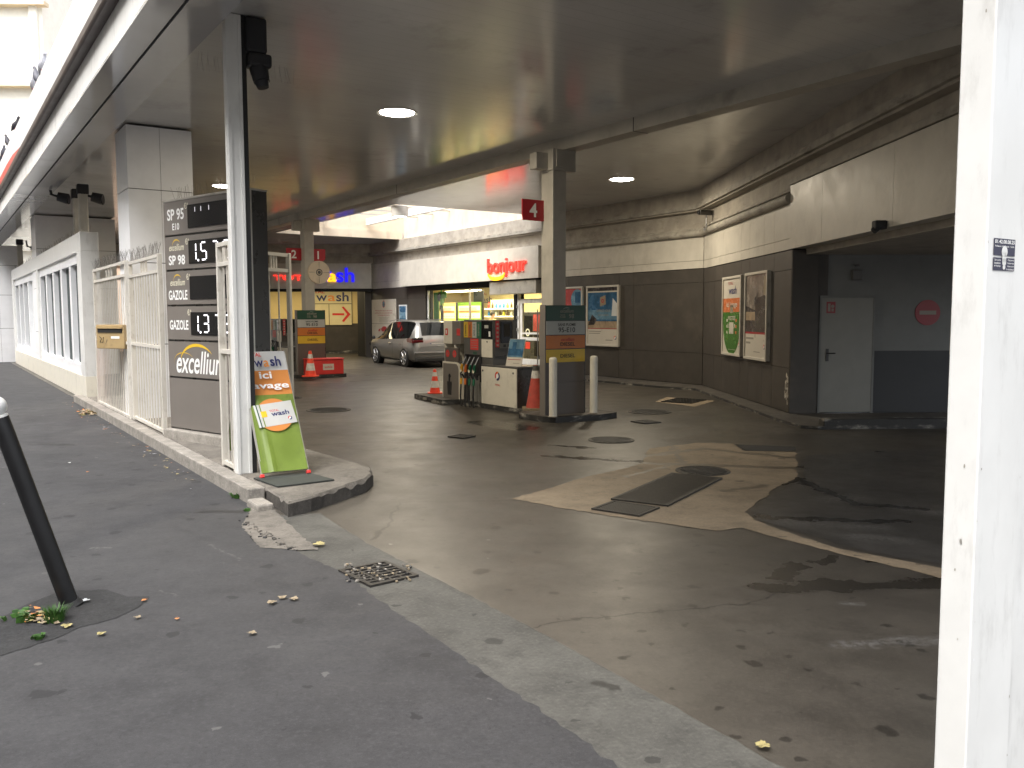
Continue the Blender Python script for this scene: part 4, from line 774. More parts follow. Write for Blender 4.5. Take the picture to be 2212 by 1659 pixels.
def pump(label, full=True):
    t = thing('fuel_pump', label, 'fuel pump', P(13.75, 8.87), RZ_S)
    m = MB(); m.box(-1.05, .82, .02, .55, 0, .09, 'dark_gap'); m.build('plinth', t)
    m = MB(); m.box(-.4, .83, 0, .62, .09, .83, 'pump_dark', .006); m.box(-.4, .84, -.012, .63, .83, .86, 'pump_grey', .004); m.build('base_cabinet', t)
    m = MB(); m.box(-.39, .82, -.02, 0, .10, .82, 'pump_white', .004); m.cyl((-.33, -.02, .74), (-.33, -.026, .74), .02, .02, 'iron_dark'); m.cyl((.72, -.02, .74), (.72, -.026, .74), .02, .02, 'iron_dark'); m.roundel(.19, .66, .085, -.024); m.text('TOTAL', .19, .49, .035, 'letter_red', -.023, w=.17, bold=.02); m.build('front_panel', t)
    m = MB(); m.box(-1.07, -.4, .12, .55, .06, 1.72, 'pump_dark'); m.box(-1.07, -.4, 0, .12, 1.03, 1.72, 'pump_grey', .004); m.box(-1.07, -1.04, 0, .12, .06, 1.03, 'pump_grey'); m.box(-.43, -.4, 0, .12, .06, 1.03, 'pump_dark')
    for i in range(3): m.box(-.90 + i * .16, -.89 + i * .16, .03, .12, .06, .62, 'aluminium')
    m.box(-1.04, -.43, .115, .12, .06, .6, 'steel'); m.box(-1.04, -.43, .05, .12, .58, 1.03, 'black_plastic'); m.box(-.46, -.40, -.02, .1, .5, 1.02, 'black_plastic', .01); m.build('hose_bay', t)
    for i, (mm, tx) in enumerate((('totem_yellow', 'DIESEL'), ('totem_orange', 'DIESEL'), ('totem_grey', 'SP95-E10'), ('nozzle_green', 'SP98'))):
        m = MB(); x = -1.055 + i * .163; m.box(x, x + .15, -.012, 0, 1.37, 1.68, mm); m.text(tx, x + .075, 1.525, .05, 'letter_black' if i < 3 else 'letter_dim', -.014, w=.24, ang=R(90), bold=.02); m.build('fuel_label', t)
    m = MB(); m.rect(-.82, -.52, 1.13, 1.35, -.003, 'red_plastic')
    for i in range(4): m.rect(-.79, -.55, 1.17 + i * .045, 1.18 + i * .045, -.005, 'letter_dim')
    m.rect(-.72, -.58, 1.04, 1.09, -.003, 'totem_green'); m.build('notice', t)
    m = MB(); m.box(-.39, 0, 0, .5, .86, 1.72, 'pump_grey', .004); m.build('tower', t)
    m = MB(); m.box(-.385, -.01, -.015, 0, 1.36, 1.70, 'black_screen'); m.rect(-.27, -.13, 1.56, 1.62, -.017, 'totem_grey'); m.rect(-.12, -.06, 1.4, 1.5, -.017, 'letter_white'); m.build('display', t)
    m = MB(); m.box(-.385, -.01, -.014, 0, 1.0, 1.345, 'pump_white'); m.cyl((-.18, -.014, 1.3), (-.18, -.02, 1.3), .016, .016, 'iron_dark'); m.build('access_panel', t)
    m = MB(); m.box(0, .03, .02, .49, 1.02, 1.71, 'pump_dark', .005); m.box(.03, .05, .16, .42, 1.28, 1.68, 'black_screen'); m.box(.03, .055, .22, .36, 1.4, 1.65, 'iron_dark'); m.box(.03, .07, .42, .48, 1.25, 1.70, 'pump_grey'); m.box(.03, .06, .12, .44, 1.18, 1.27, 'pump_grey'); m.box(.06, .062, .3, .36, 1.2, 1.25, 'black_plastic'); m.box(.06, .062, .2, .26, 1.2, 1.25, 'black_plastic'); m.build('payment_terminal', t)
    m = MB(); m.box(.03, .04, .045, .12, 1.2, 1.70, 'plate_red')
    for i in range(6): m.box(.04, .042, .06, .105, 1.22 + i * .08, 1.26 + i * .08, 'letter_dim')
    m.build('warning_strip', t)
    for i, mm in enumerate(('nozzle_yellow', 'nozzle_orange', 'nozzle_green', 'nozzle_green')): nozzle(t, -.99 + i * .16, .80, mm)
    return t
pu = pump('grey and white fuel pump with four hanging nozzles on the near island')
pu2 = dup(pu, P(26.4, 9.12), RZ_S, 'far fuel pump glimpsed between the gate bars and far totem')
t = thing('service_unit', 'grey and white air and water unit beside the near fuel pump', 'service unit', P(15.35, 8.9, .10), RZ_S)
m = MB(); pr = [(-.40, 0), (.30, 0), (.30, .62), (.27, .70), (.2, .745), (.12, .75), (-.40, .75)]; m.plate(pr, 0, .4, 'pump_white', 'taupe_metal'); m.rect(-.4, -.38, 0, .75, -.002, 'pump_white')
m.plate([(.12, .75), (.2, .745), (.27, .70), (.30, .62), (.30, 0), (.265, 0), (.265, .6), (.24, .67), (.19, .71), (.12, .715), (-.4, .715), (-.4, .75)], -.004, 0, 'pump_white')
m.plate([(-.19, .06), (-.05, .06), (-.02, .34), (-.22, .34)], -.003, 0, 'black_plastic'); m.tube([(-.12, -.004, .34), (-.11, -.004, .5)], .02, 'black_plastic', 6); m.tube([(-.12, -.004, .4), (-.16, -.004, .46)], .008, 'black_plastic', 5); m.tube([(-.12, -.004, .4), (-.06, -.004, .46)], .008, 'black_plastic', 5); m.build('lower_cabinet', t)
m = MB(); m.box(-.30, .34, .02, .4, .75, .77, 'pump_grey'); m.box(-.34, -.30, .02, .36, .75, 1.12, 'pump_white'); m.box(.06, .09, .02, .3, .75, 1.12, 'pump_white'); m.box(.0, .2, .36, .4, .75, 1.12, 'aluminium'); m.box(-.3, .24, .0, .05, .76, 1.04, 'totem_brown', .006); m.disc(-.18, .92, .075, -.003, 'red_plastic'); m.disc(.1, .92, .075, -.003, 'red_plastic'); m.text('OK', -.18, .92, .05, 'letter_dim', -.006, w=.07); m.text('OK', .1, .92, .05, 'letter_dim', -.006, w=.07); m.build('gauge_panel', t)
m = MB(); m.box(-.35, .0, .0, .36, 1.12, 1.6, 'pump_white', .012); m.box(.0, .34, .0, .36, 1.12, 1.6, 'taupe_metal', .012); m.box(-.27, -.17, -.006, 0, 1.3, 1.44, 'red_plastic'); m.box(.2, .33, -.006, 0, 1.3, 1.44, 'red_plastic'); m.rect(-.24, -.2, 1.33, 1.41, -.008, 'letter_white'); m.build('upper_cabinet', t)
su = t
dup(su, P(28.0, 9.15, .10), RZ_S, 'far white service unit with red marks behind the gate bars')
# things standing on the near pump's cabinet and island
m = MB(); m.M = Matrix.Rotation(R(-14), 4, 'X'); m.box(-.2, .2, 0, .01, 0, .52, 'poster_white'); m.rect(-.195, .195, .17, .515, -.002, 'poster_sky'); m.rect(-.195, .195, .2, .33, -.003, 'poster_blue'); m.rect(-.1, .0, .3, .46, -.004, 'poster_blue'); m.rect(-.17, .17, .12, .13, -.003, 'plate_red'); m.rect(-.02, .15, .05, .06, -.003, 'letter_dim'); m.M = Matrix.Identity(4); m.box(-.2, .2, .02, .16, 0, .008, 'poster_white')
tag(m.build('leaflet_stand', None, P(13.22, 8.98, .86), RZ_S + R(12)), 'blue and white cardboard leaflet stand on top of the pump cabinet', 'leaflet stand')
m = MB(); m.cyl((0, 0, 0), (0, 0, 1.05), .012, .012, 'steel', 8); m.cyl((-.1, 0, 0), (.1, 0, 0), .01, .01, 'steel', 8); m.box(.03, .29, -.01, .01, .18, .78, 'leaf_tan'); m.rect(.05, .27, .36, .76, -.012, 'banner_green'); m.rect(.08, .16, .42, .52, -.014, 'letter_black'); m.rect(.17, .25, .55, .65, -.014, 'yellow'); m.rect(.05, .27, .2, .3, -.012, 'poster_white')
tag(m.build('flyer_holder', None, P(13.05, 9.42, .87), RZ_S + R(25)), 'thin pole carrying a green flyer on the pump cabinet', 'flyer')
def cone(u, v, z, h, label, dirty=False):
    co = 'cone_dirty' if dirty else 'cone_orange'; k = h / .5; t = thing('traffic_cone', label, 'traffic cone', P(u, v, z), R(random.uniform(-20, 20)), 'orange and white traffic cones')
    m = MB(); pts = [(math.cos(R(a)) * .15 * k / max(abs(math.cos(R(a))), abs(math.sin(R(a)))) * (.92 if a % 90 == 45 else 1), math.sin(R(a)) * .15 * k / max(abs(math.cos(R(a))), abs(math.sin(R(a)))) * (.92 if a % 90 == 45 else 1)) for a in range(0, 360, 15)]
    m.prism(pts, 0, .022 * k, co if not dirty else 'leaf_tan'); m.build('base', t)
    m = MB(); zs = [.022, .12, .26, .355, .44, .5]; rr = lambda z: .112 - (z / .5) * .084
    m.lathe([(rr(z) * k, z * k) for z in zs] + [(0, .505 * k)], co, 24, mats=[co, 'cone_white', co, 'cone_white', co, co] if not dirty else [co, co, co, 'cone_white', 'pump_grey', co]); m.build('body', t); return t
cone(16.55, 9.15, .10, .53, 'clean orange and white traffic cone at the left end of the near island')
cone(12.62, 9.06, .10, .8, 'tall dirty orange cone wedged between the pump and the fuel totem', True)
cone(23.25, 8.85, .10, .72, 'traffic cone standing in front of the red sand box')
m = MB(); m.tube([(.0, 0, .0), (0, 0, .02)], .08, 'black_plastic', 16); m.lathe([(.085, .02), (.085, .5), (.06, .57), (.025, .6), (.025, .64), (0, .64)], 'extinguisher_red', 20); m.tube([(.02, 0, .64), (.1, -.03, .62), (.13, -.04, .4), (.1, -.05, .2)], .012, 'black_plastic'); m.box(-.02, .1, -.015, .015, .64, .68, 'black_plastic')
tag(m.build('fire_extinguisher', None, P(12.28, 9.3, .10), RZ_S), 'red fire extinguisher between the dirty cone and the totem', 'fire extinguisher')
t = thing('sand_box', 'red plastic sand box with white label on the far island', 'sand box', P(23.75, 9.0, .10), RZ_T)
m = MB(); m.box(0, 1.07, 0, .45, 0, .42, 'red_plastic', .02); m.box(-.015, 1.085, -.02, .46, .425, .47, 'red_plastic', .015); m.build('bin', t); m = MB(); m.rect(.42, .76, .13, .31, -.004, 'poster_white'); m.text('sable', .59, .22, .075, 'letter_red', -.006, w=.24); m.build('label', t)

# ------------------------------------------------------------------ street front: posts, columns, fence, gates, price sign
def post(u, label, dark=True, zb=.0, x1=.27):
    t = thing('gate_post', label, 'post', P(u, 2.6), RZ_T)                               # x = v, y = u
    m = MB(); m.box(0, .165, 0, .1, zb, 4.865, 'white_post', .006); m.box(.006, .04, -.012, 0, zb, 4.86, 'white_post'); m.box(.125, .16, -.012, 0, zb, 4.86, 'white_post', .004); m.build('shaft', t)
    if dark: m = MB(); m.box(.165, .21, .0, .09, zb, 4.865, 'rubber'); m.build('rubber_strip', t)
    return t
ps = post(9.0, 'tall white gate post standing beside the green A-board', zb=.14)
m = MB(); m.box(.2, .42, -.06, .3, 4.5, 4.86, 'fixture_dark', .03); m.box(.22, .46, -.08, .12, 4.36, 4.5, 'fixture_dark', .03); m.cyl((.34, .02, 4.38), (.36, -.02, 4.22), .1, .085, 'fixture_dark', 14); m.cyl((.36, -.02, 4.22), (.37, -.03, 4.16), .075, .06, 'fixture_dark', 14); m.build('floodlight', ps)
m = MB(); spikes(m, (-.3, 0, 4.25), (-.02, 0, 4.25), .03, .18); spikes(m, (.5, 0, 4.25), (.72, 0, 4.25), .03, .16); o = m.build('bird_spikes', ps); tag(o, kind='stuff')
rp = thing('gate_post', 'broad white gate post filling the right edge, with a locksmith sticker', 'post', P(1.31, 2.56), RZ_T)
m = MB(); m.box(0, .26, 0, .10, -.1, 4.63, 'white_post', .005); m.box(.262, .6, .03, .14, -.1, 4.63, 'white_post', .005); m.build('shaft', rp)
m = MB()
for i in range(13):
    x, z, r = random.choice([random.uniform(.0, .02), random.uniform(.24, .26), random.uniform(0, .26)]), random.uniform(.2, 3.2), random.uniform(.0015, .0045); a0 = random.uniform(0, 6)
    pts = [(min(.258, max(.003, x + r * math.cos(a0 + j * 1.05) * random.uniform(.5, 1.2))), -.0015, z + r * random.choice([1, 1.6]) * math.sin(a0 + j * 1.05) * random.uniform(.6, 1.6)) for j in range(6)]; m.add(pts, [(0, 1, 2, 3, 4, 5)], random.choice(['cornice_dirty', 'cladding', 'aluminium']))
for i in range(7):
    z, y, r = random.uniform(.2, 3.0), random.uniform(.01, .09), random.uniform(.002, .006); m.add([(-.0015, y + r * math.cos(j * 1.05) * random.uniform(.5, 1), z + r * 1.5 * math.sin(j * 1.05)) for j in range(6)], [(0, 5, 4, 3, 2, 1)], random.choice(['cornice_dirty', 'aluminium']))
tag(m.build('scuff_marks', rp), kind='stuff')
m = MB(); s0 = .035; m.rect(s0, s0 + .125, 2.01 - .036, 2.01 + .014, -.002, 'sticker_navy'); m.rect(s0, s0 + .125, 1.93 - .0, 1.93 + .038, -.002, 'sticker_navy')
m.text('01.42.08.08.25', s0 + .062, 2.015, .011, 'letter_white', -.003, w=.115, bold=.02); m.text('Rideaux métalliques - Grille', s0 + .062, 2.001, .007, 'letter_white', -.003, w=.11); m.disc(s0 + .062, 1.986, .017, -.003, 'white_post'); m.rect(s0 + .05, s0 + .073, 1.955, 1.985, -.003, 'white_post'); m.disc(s0 + .062, 1.955, .0115, -.003, 'white_post'); m.disc(s0 + .062, 1.941, .008, -.003, 'white_post')
for i, (a, b) in enumerate((('Serrurerie', 'Charpente'), ('Installation', 'Dépannage'), ('& Réglage', 'Réparation'))): m.text(a, s0 + .005, 1.961 - i * .009, .006, 'letter_white', -.003, w=.036, align='L'); m.text(b, s0 + .12, 1.961 - i * .009, .006, 'letter_white', -.003, w=.038, align='R')
m.text('01.42.08.08.25', s0 + .12, 1.934, .005, 'letter_white', -.003, w=.045, align='R'); m.build('sticker', rp)

def clad_column(u, v, du, dv, label, ht):
    t = thing('clad_column', label, 'column', P(u, v), RZ_T); g = .006                    # x = v, y = u
    m = MB(); zs = [.0, 1.35, 2.67, 3.84, ht]
    m.box(.015, dv - .015, .015, du - .015, 0, ht, 'dark_gap')
    for i in range(4):
        m.box(0, dv / 2 - g / 2, 0, .014, zs[i] + g, zs[i + 1] - g, 'cladding'); m.box(dv / 2 + g / 2, dv, 0, .014, zs[i] + g, zs[i + 1] - g, 'cladding'); m.box(0, .0145, .0145, du, zs[i] + g, zs[i + 1] - g, 'cladding'); m.box(dv - .0145, dv, .0145, du, zs[i] + g, zs[i + 1] - g, 'cladding')
    m.build('cladding', t); return t
clad_column(14.86, 2.7, .95, 1.0, 'broad white clad column behind the beige letterbox', ZC - .03); clad_column(29.4, 2.72, 1.3, 2.2, 'white clad column rising behind the frosted glass fence', ZC - .03); clad_column(39.6, 1.6, 1.0, 1.4, 'far white clad pier at the end of the frosted fence', 4.62)
# fence
fe = thing('glass_fence', 'long white framed fence of frosted glass strips on a plastered base', 'fence', P(29, 2.88), RZ_S)
m = MB(FS); FV = 2.7; m.box(-38.8, -20.3, FV, FV + .36, 0, .52, 'pump_white', .01); m.build('base_wall', fe)
m = MB(FS); m.box(-38.8, -20.3, FV, FV + .36, 3.2, 3.6, 'white_post', .01); m.box(-20.9, -20.302, FV + .001, FV + .359, .52, 3.2, 'white_post'); m.box(-38.8, -38.2, FV, FV + .36, .52, 3.2, 'white_post'); m.box(-29.6, -29.2, FV, FV + .34, .52, 3.2, 'white_post'); m.build('frame', fe)
for (a, b) in ((-29.2, -20.9), (-38.2, -29.6)):
    m = MB(FS); m.box(a, b, FV + .06, FV + .2, .52, .74, 'cladding'); m.box(a, b, FV + .06, FV + .2, 2.98, 3.2, 'cladding'); wd = (b - a) / 5
    for i in range(1, 5): m.box(a + wd * i - .14, a + wd * i + .14, FV + .06, FV + .2, .74, 2.98, 'cladding')
    m.box(a, a + .12, FV + .06, FV + .2, .74, 2.98, 'cladding'); m.box(b - .1, b, FV + .06, FV + .2, .74, 2.98, 'cladding'); m.build('mullions', fe)
    for i in range(5): m = MB(FS); m.box(a + wd * i + .1, a + wd * (i + 1) - .1, FV + .17, FV + .19, .72, 3.0, 'frosted_glass' if not (a < -30 and i == 3) else 'frost_white'); m.build('pane', fe)
m = MB(FS); spikes(m, (-38.5, FV + .1, 3.6), (-20.6, FV + .1, 3.6), .07, .16); spikes(m, (-38.5, FV + .25, 3.6), (-20.6, FV + .25, 3.6), .07, .16); o = m.build('bird_spikes', fe); tag(o, kind='stuff')
for (u, lb) in ((21.6, 'left of the pair of ribbed white posts on the fence end under the canopy'), (20.75, 'right of the pair of ribbed white posts on the fence end under the canopy'), (36.6, 'white post on the far end of the frosted fence')):
    m = MB(); m.box(0, .17, 0, .17, 3.6, 4.66, 'panel_white', .01)
    for i in range(3): m.box(.02 + i * .05, .04 + i * .05, -.008, 0, 3.6, 4.5, 'panel_white'); m.box(-.008, 0, .02 + i * .05, .04 + i * .05, 3.6, 4.5, 'panel_white')
    m.box(-.03, .2, -.02, .19, 4.45, 4.66, 'fixture_dark', .02); tag(m.build('track_post', None, P(u, FV + .08), RZ_T), lb, 'post')
def cam_blob(u, v, z, label):
    t = thing('floodlight', label, 'floodlight', P(u, v, z), RZ_T); m = MB(); m.cyl((0, 0, 0), (.2, -.05, -.05), .1, .12, 'fixture_dark', 14); m.cyl((.2, -.05, -.05), (.22, -.06, -.05), .12, .11, 'black_screen', 14); m.build('housing', t); m = MB(); m.tube([(0, 0, 0), (-.12, .05, .04), (-.15, .05, .25)], .03, 'fixture_dark'); m.build('bracket', t)
cam_blob(20.9, 3.05, 4.42, 'dark floodlight clamped to the pair of ribbed posts'); cam_blob(21.9, 2.5, 4.5, 'dark floodlight left of the pair of ribbed posts')
cam_blob(36.3, 3.2, 4.35, 'dark lamp at the far post above the frosted fence'); cam_blob(27.4, 3.6, 3.85, 'small dark lamp on the spiked fence top before the clad column')
# gates
def gate(loc, rz, W_, H_, z0, n, label, group='cream metal gate leaves', spk=True, mid=None):
    t = thing('gate_leaf', label, 'gate', loc, rz, group); s_ = .05
    m = MB(); m.box(0, s_, -.03, .03, z0, H_, 'gate_paint', .006); m.box(W_ - s_, W_, -.03, .03, z0, H_, 'gate_paint', .006)
    for z in [H_ - s_, H_ - .26, z0 + .02] + ([mid] if mid else []): m.box(s_, W_ - s_, -.022, .022, z, z + .045, 'gate_paint')
    for x in (.42, .5, .58): m.box(W_ * x - .012, W_ * x + .012, -.012, .012, H_ - .215, H_ - s_, 'gate_paint')
    m.build('frame', t); m = MB()
    for i in range(n): x = s_ + (W_ - 2 * s_) * (i + 1) / (n + 1); m.box(x - .008, x + .008, -.008, .008, z0 + .065, H_ - .26, 'gate_paint')
    m.build('bars', t)
    if spk: m = MB(); spikes(m, (0, 0, H_), (W_, 0, H_), .022, .17); o = m.build('bird_spikes', t); tag(o, kind='stuff')
    return t
g1 = gate(P(18.3, 2.66, .05), RZ_S, 3.3, 2.66, .06, 18, 'barred gate between the fence end and the clad column, behind the letterbox', mid=1.3)
gate(P(14.75, 2.66, .05), RZ_S, 2.15, 2.62, .1, 10, 'barred gate between the clad column and the price sign', mid=1.3)
gate(P(9.62, 2.64, .1), RZ_S, .5, 2.5, .05, 2, 'narrow folded gate leaf just left of the tall white post', spk=False, mid=1.3)
a, b = Vector((-3.07, 11.0, .14)), Vector((-3.45, 12.9, .14)); gate(b, math.atan2((a - b).y, (a - b).x), (a - b).length, 2.52, .05, 12, 'gate leaf folded back seen edge on beside the price sign', spk=False)
a, b = Vector((-3.02, 11.35, .14)), Vector((-2.72, 11.95, .14)); gate(a, math.atan2((b - a).y, (b - a).x), (b - a).length, 2.52, .05, 2, 'open gate leaf of two bars behind the green A-board', spk=False)
m = MB(); m.box(0, 1.3, 0, .04, .35, 1.15, 'red_band', .01); m.box(.1, 1.2, -.005, 0, 1.2, 2.2, 'frost_white'); tag(m.build('hoarding', None, P(18.0, 3.1, .05), RZ_S), 'red and white panel standing behind the barred gate', 'panel')
m = MB(); m.box(0, .66, 0, .30, 0, .4, 'beige_box', .015); t = thing('letterbox', 'beige metal letterbox with black scribble fixed by the clad column', 'letterbox', P(15.75, 2.28, 1.27), RZ_S + R(30)); o = m.build('body', t)
m = MB(); m.box(.05, .62, -.012, .0, .27, .34, 'iron_dark'); m.box(.03, .64, -.03, .0, .335, .36, 'beige_box'); m.build('slot_flap', t); m = MB(); m.rect(.36, .56, .17, .21, -.004, 'letter_white'); m.tube([(.08, -.004, .2), (.14, -.004, .17), (.09, -.004, .11), (.16, -.004, .1), (.18, -.004, .19)], .005, 'letter_black', 4); m.tube([(.22, -.004, .08), (.27, -.004, .16)], .003, 'letter_dim', 4); m.rect(-.0, -.0, .1, .1, 0, 'letter_black'); m.build('name_label', t)
# price sign
A = P(12.36, 2.69); B = P(10.55, 3.26); ang = math.atan2((B - A).y, (B - A).x); SW = (B - A).length; SH = 3.36
t = thing('price_sign', 'tall taupe fuel price sign with white lettering and LED prices', 'price sign', A, ang)
m = MB(); m.box(-.05, SW + .1, -.1, .5, .1, .27, 'kerb_concrete', .02); m.build('plinth', t)
m = MB(); m.box(0, SW, .012, .26, .27, SH - .02, 'pump_dark'); m.box(-.015, 0, .0, .27, .27, SH, 'taupe_metal'); m.box(SW, SW + .015, .0, .05, .27, SH, 'aluminium'); m.box(SW, SW + .015, .05, .27, .27, SH, 'pump_dark'); m.box(-.02, SW + .02, -.015, .28, SH - .025, SH, 'aluminium'); m.build('body', t)
rows = [(2.98, 3.325), (2.60, 2.965), (2.22, 2.585), (1.86, 2.205), (1.44, 1.845)]
rows = [(2.88, 3.33), (2.42, 2.865), (1.95, 2.405), (1.48, 1.935), (.98, 1.465), (.28, .965)]
def seg7(m, x, z, w_, h, on, mm):
    S7 = {'0': 'abcdef', '1': 'bc', '3': 'abgcd', '5': 'afgcd', '7': 'abc', '8': 'abcdefg'}[on]; th = .017
    geo = {'a': ((x + .02, z + h), (x + w_ - .02, z + h)), 'g': ((x + .02, z + h / 2), (x + w_ - .02, z + h / 2)), 'd': ((x + .02, z), (x + w_ - .02, z)), 'f': ((x, z + h / 2 + .01), (x, z + h - .01)), 'b': ((x + w_, z + h / 2 + .01), (x + w_, z + h - .01)), 'e': ((x, z + .01), (x, z + h / 2 - .01)), 'c': ((x + w_, z + .01), (x + w_, z + h / 2 - .01))}
    for s_ in S7:
        (x0, z0), (x1, z1) = geo[s_]; n = 8
        for i in range(n): f0, f1 = (i + .1) / n, (i + .9) / n; xa, xb, za, zb = x0 + (x1 - x0) * f0, x0 + (x1 - x0) * f1, z0 + (z1 - z0) * f0, z0 + (z1 - z0) * f1; hx, hz = (0, th / 2) if s_ in 'agd' else (th / 2, 0); m.add([(xa - hx, -.026, za - hz), (xb + hx, -.026, za - hz), (xb + hx, -.026, zb + hz), (xa - hx, -.026, zb + hz)], [(0, 1, 2, 3)], mm)
for i, (z0, z1) in enumerate(rows):
    m = MB(); m.box(.01, SW - .01, -.012, .012, z0 + .012, z1, 'taupe_metal'); zc = (z0 + z1) / 2; X = .30
    if i == 0: m.text('SP 95', X, zc + .05, .15, 'letter_white', -.015, w=.41, bold=.025); m.text('E10', X, zc - .11, .09, 'letter_white', -.015, w=.17, bold=.02)
    if i in (1, 2): m.text('excellium', X, zc + .08, .09, 'letter_cream', -.015, w=.36, shear=.25, bold=.008); m.swoosh(X + .0, zc + .10, .2, .07, -.014, 'yellow'); m.text(('SP 98', 'GAZOLE')[i - 1], X, zc - .09, .13, 'letter_white', -.015, w=(.40, .46)[i - 1], bold=.025)
    if i == 3: m.text('GAZOLE', X, zc - .02, .13, 'letter_white', -.015, w=.46, bold=.025)
    if i < 4: m.text('€/l', .56, z1 - .08, .08, 'letter_cream', -.015, w=.09, bold=.01)
    if i == 4: m.text('excellium', .78, zc - .03, .30, 'letter_white', -.015, w=1.15, shear=.25, bold=.012); m.swoosh(.72, zc - .02, .8, .2, -.0145, 'yellow', .10); m.swoosh(.40, zc - .03, .5, .12, -.0146, 'yellow', .04)
    m.build('sign_panel', t)
    if i < 4:
        m = MB(); m.box(.60, 1.62, -.022, -.0125, zc - .15, zc + .15, 'black_screen'); h = .22; zb = zc - .11
        if i in (1, 3):
            for dg_, x in (('1', .66), ('5' if i == 1 else '3', .9), ('7', 1.16), ('8', 1.40)): seg7(m, x, zb, .12, h, dg_, 'led')
            m.rect(.82, .845, zb - .015, zb + .01, -.026, 'led')
        elif i == 0:
            for x in (.78, .92, 1.1): m.rect(x, x + .012, zc + .05, zc + .11, -.026, 'led_dim')
        m.build('price_display', t)
m = MB(); spikes(m, (.1, .1, SH), (SW, .1, SH), .03, .18); o = m.build('bird_spikes', t); tag(o, kind='stuff')

# ------------------------------------------------------------------ A-board
FL, FR = gp(567, 1030, .17), gp(667, 1020, .17); ax = (FR - FL); AW = ax.length; ax.normalize(); az = math.atan2(ax.y, ax.x)
t = thing('a_board', 'tilted green, orange and white banner A-board on the platform', 'A-board', (FL.x, FL.y, .158), az)
TL = R(32); LB = 1.48
def lean(sgn, y0): return Matrix.Translation((0, y0, 0)) @ Matrix.Rotation(-TL * sgn, 4, 'X')
def bpanel(mb, z0, z1, x0=0.0, x1=None):
    x1 = AW if x1 is None else x1; n = 6; V = []; F = []
    return x0, x1
m = MB(); m.M = lean(1, 0); z = lambda f: .05 + (LB - .05) * f
zs = [0, .62, .83, 1.0]; cs = ['banner_green', 'banner_orange', 'banner_white']; nx = 10; nz = 24
for j in range(nz):
    f0, f1 = j / nz, (j + 1) / nz; fm = (f0 + f1) / 2; cm = cs[0] if fm < zs[1] else cs[1] if fm < zs[2] else cs[2]
    def wob(x, f): return -.004 + .012 * mnoise.noise(Vector((x * 5, f * 1.2, 3.3))) - .018 * math.exp(-((x - AW * .16 - .05 * (1 - f)) / .035) ** 2) * (1 - f) * .8
    for i in range(nx * 2):
        xa, xb = AW * i / (nx * 2), AW * (i + 1) / (nx * 2); m.add([(xa, wob(xa, f0), z(f0)), (xb, wob(xb, f0), z(f0)), (xb, wob(xb, f1), z(f1)), (xa, wob(xa, f1), z(f1))], [(0, 1, 2, 3)], cm, True)
yy = -.024
m.text('TOTAL', AW * .27, z(.965), .05, 'letter_red', yy, w=AW * .36, bold=.02)
m.text('w', AW * .36, z(.885), .08, 'letter_navy', yy, w=AW * .2, bold=.012); m.text('a', AW * .53, z(.885), .08, 'letter_orange', yy, w=AW * .12, bold=.012); m.text('sh', AW * .74, z(.905), .125, 'letter_navy', yy, w=AW * .24, bold=.02)
m.text('ici', AW * .46, z(.785), .085, 'letter_white', yy, w=AW * .28, bold=.02); m.text('lavage', AW * .5, z(.69), .10, 'letter_white', yy, w=AW * .88, bold=.02)
m.disc(AW * .5, z(.45), AW * .40, yy + .001, 'banner_orange', n=36)
ca, sa = math.cos(R(6)), math.sin(R(6))
def cr(x0, x1, z0, z1, y, mm): m.add([(AW * .5 + (x * ca - q * sa), y, z(.455) + (x * sa + q * ca)) for x, q in ((x0, z0), (x1, z0), (x1, z1), (x0, z1))], [(0, 1, 2, 3)], mm)
cw, ch = AW * .88, .265
cr(-cw / 2, cw / 2, -ch / 2, ch / 2, yy - .001, 'banner_white')
for i, mm in enumerate(('banner_green', 'frost_white', 'totem_green', 'banner_white', 'banner_green')): cr(-cw / 2 + i * .018, -cw / 2 + .012 + i * .018, -ch / 2, ch / 2, yy - .002, mm)
cr(-cw / 2 + .07, -cw / 2 + .13, -.02, .05, yy - .003, 'yellow')
m.text('TOTAL', AW * .5, z(.455) + .04, .026, 'letter_red', yy - .003, w=AW * .22, ang=R(6)); m.text('wash', AW * .62, z(.455) + .01, .055, 'letter_navy', yy - .003, w=AW * .40, bold=.02, ang=R(6)); m.roundel(AW * .82, z(.455) - .055, .022, yy - .003); m.build('front_banner', t)
m = MB(); m.M = lean(1, 0)
for x in (-.008, AW - .008): m.box(x, x + .018, -.002, .016, .03, LB, 'aluminium'); m.box(x - .012, x + .03, -.016, .03, 0, .035, 'red_plastic', .004)
m.box(0, AW, .0, .016, LB - .02, LB, 'aluminium'); m.box(0, AW, 0, .016, .05, .066, 'aluminium'); m.build('front_frame', t)
ztop = LB * math.cos(TL); ytop = LB * math.sin(TL)
m = MB()
for x in (-.004, AW - .012): m.tube([(x + .008, ytop, ztop), (x + .008, ytop * 2.1, 0)], .009, 'aluminium', 6)
m.add([(0, ytop + .02, ztop - .05), (AW, ytop + .02, ztop - .05), (AW, ytop * 2.05, .06), (0, ytop * 2.05, .06)], [(0, 1, 2, 3)], 'banner_green'); m.build('rear_frame', t)
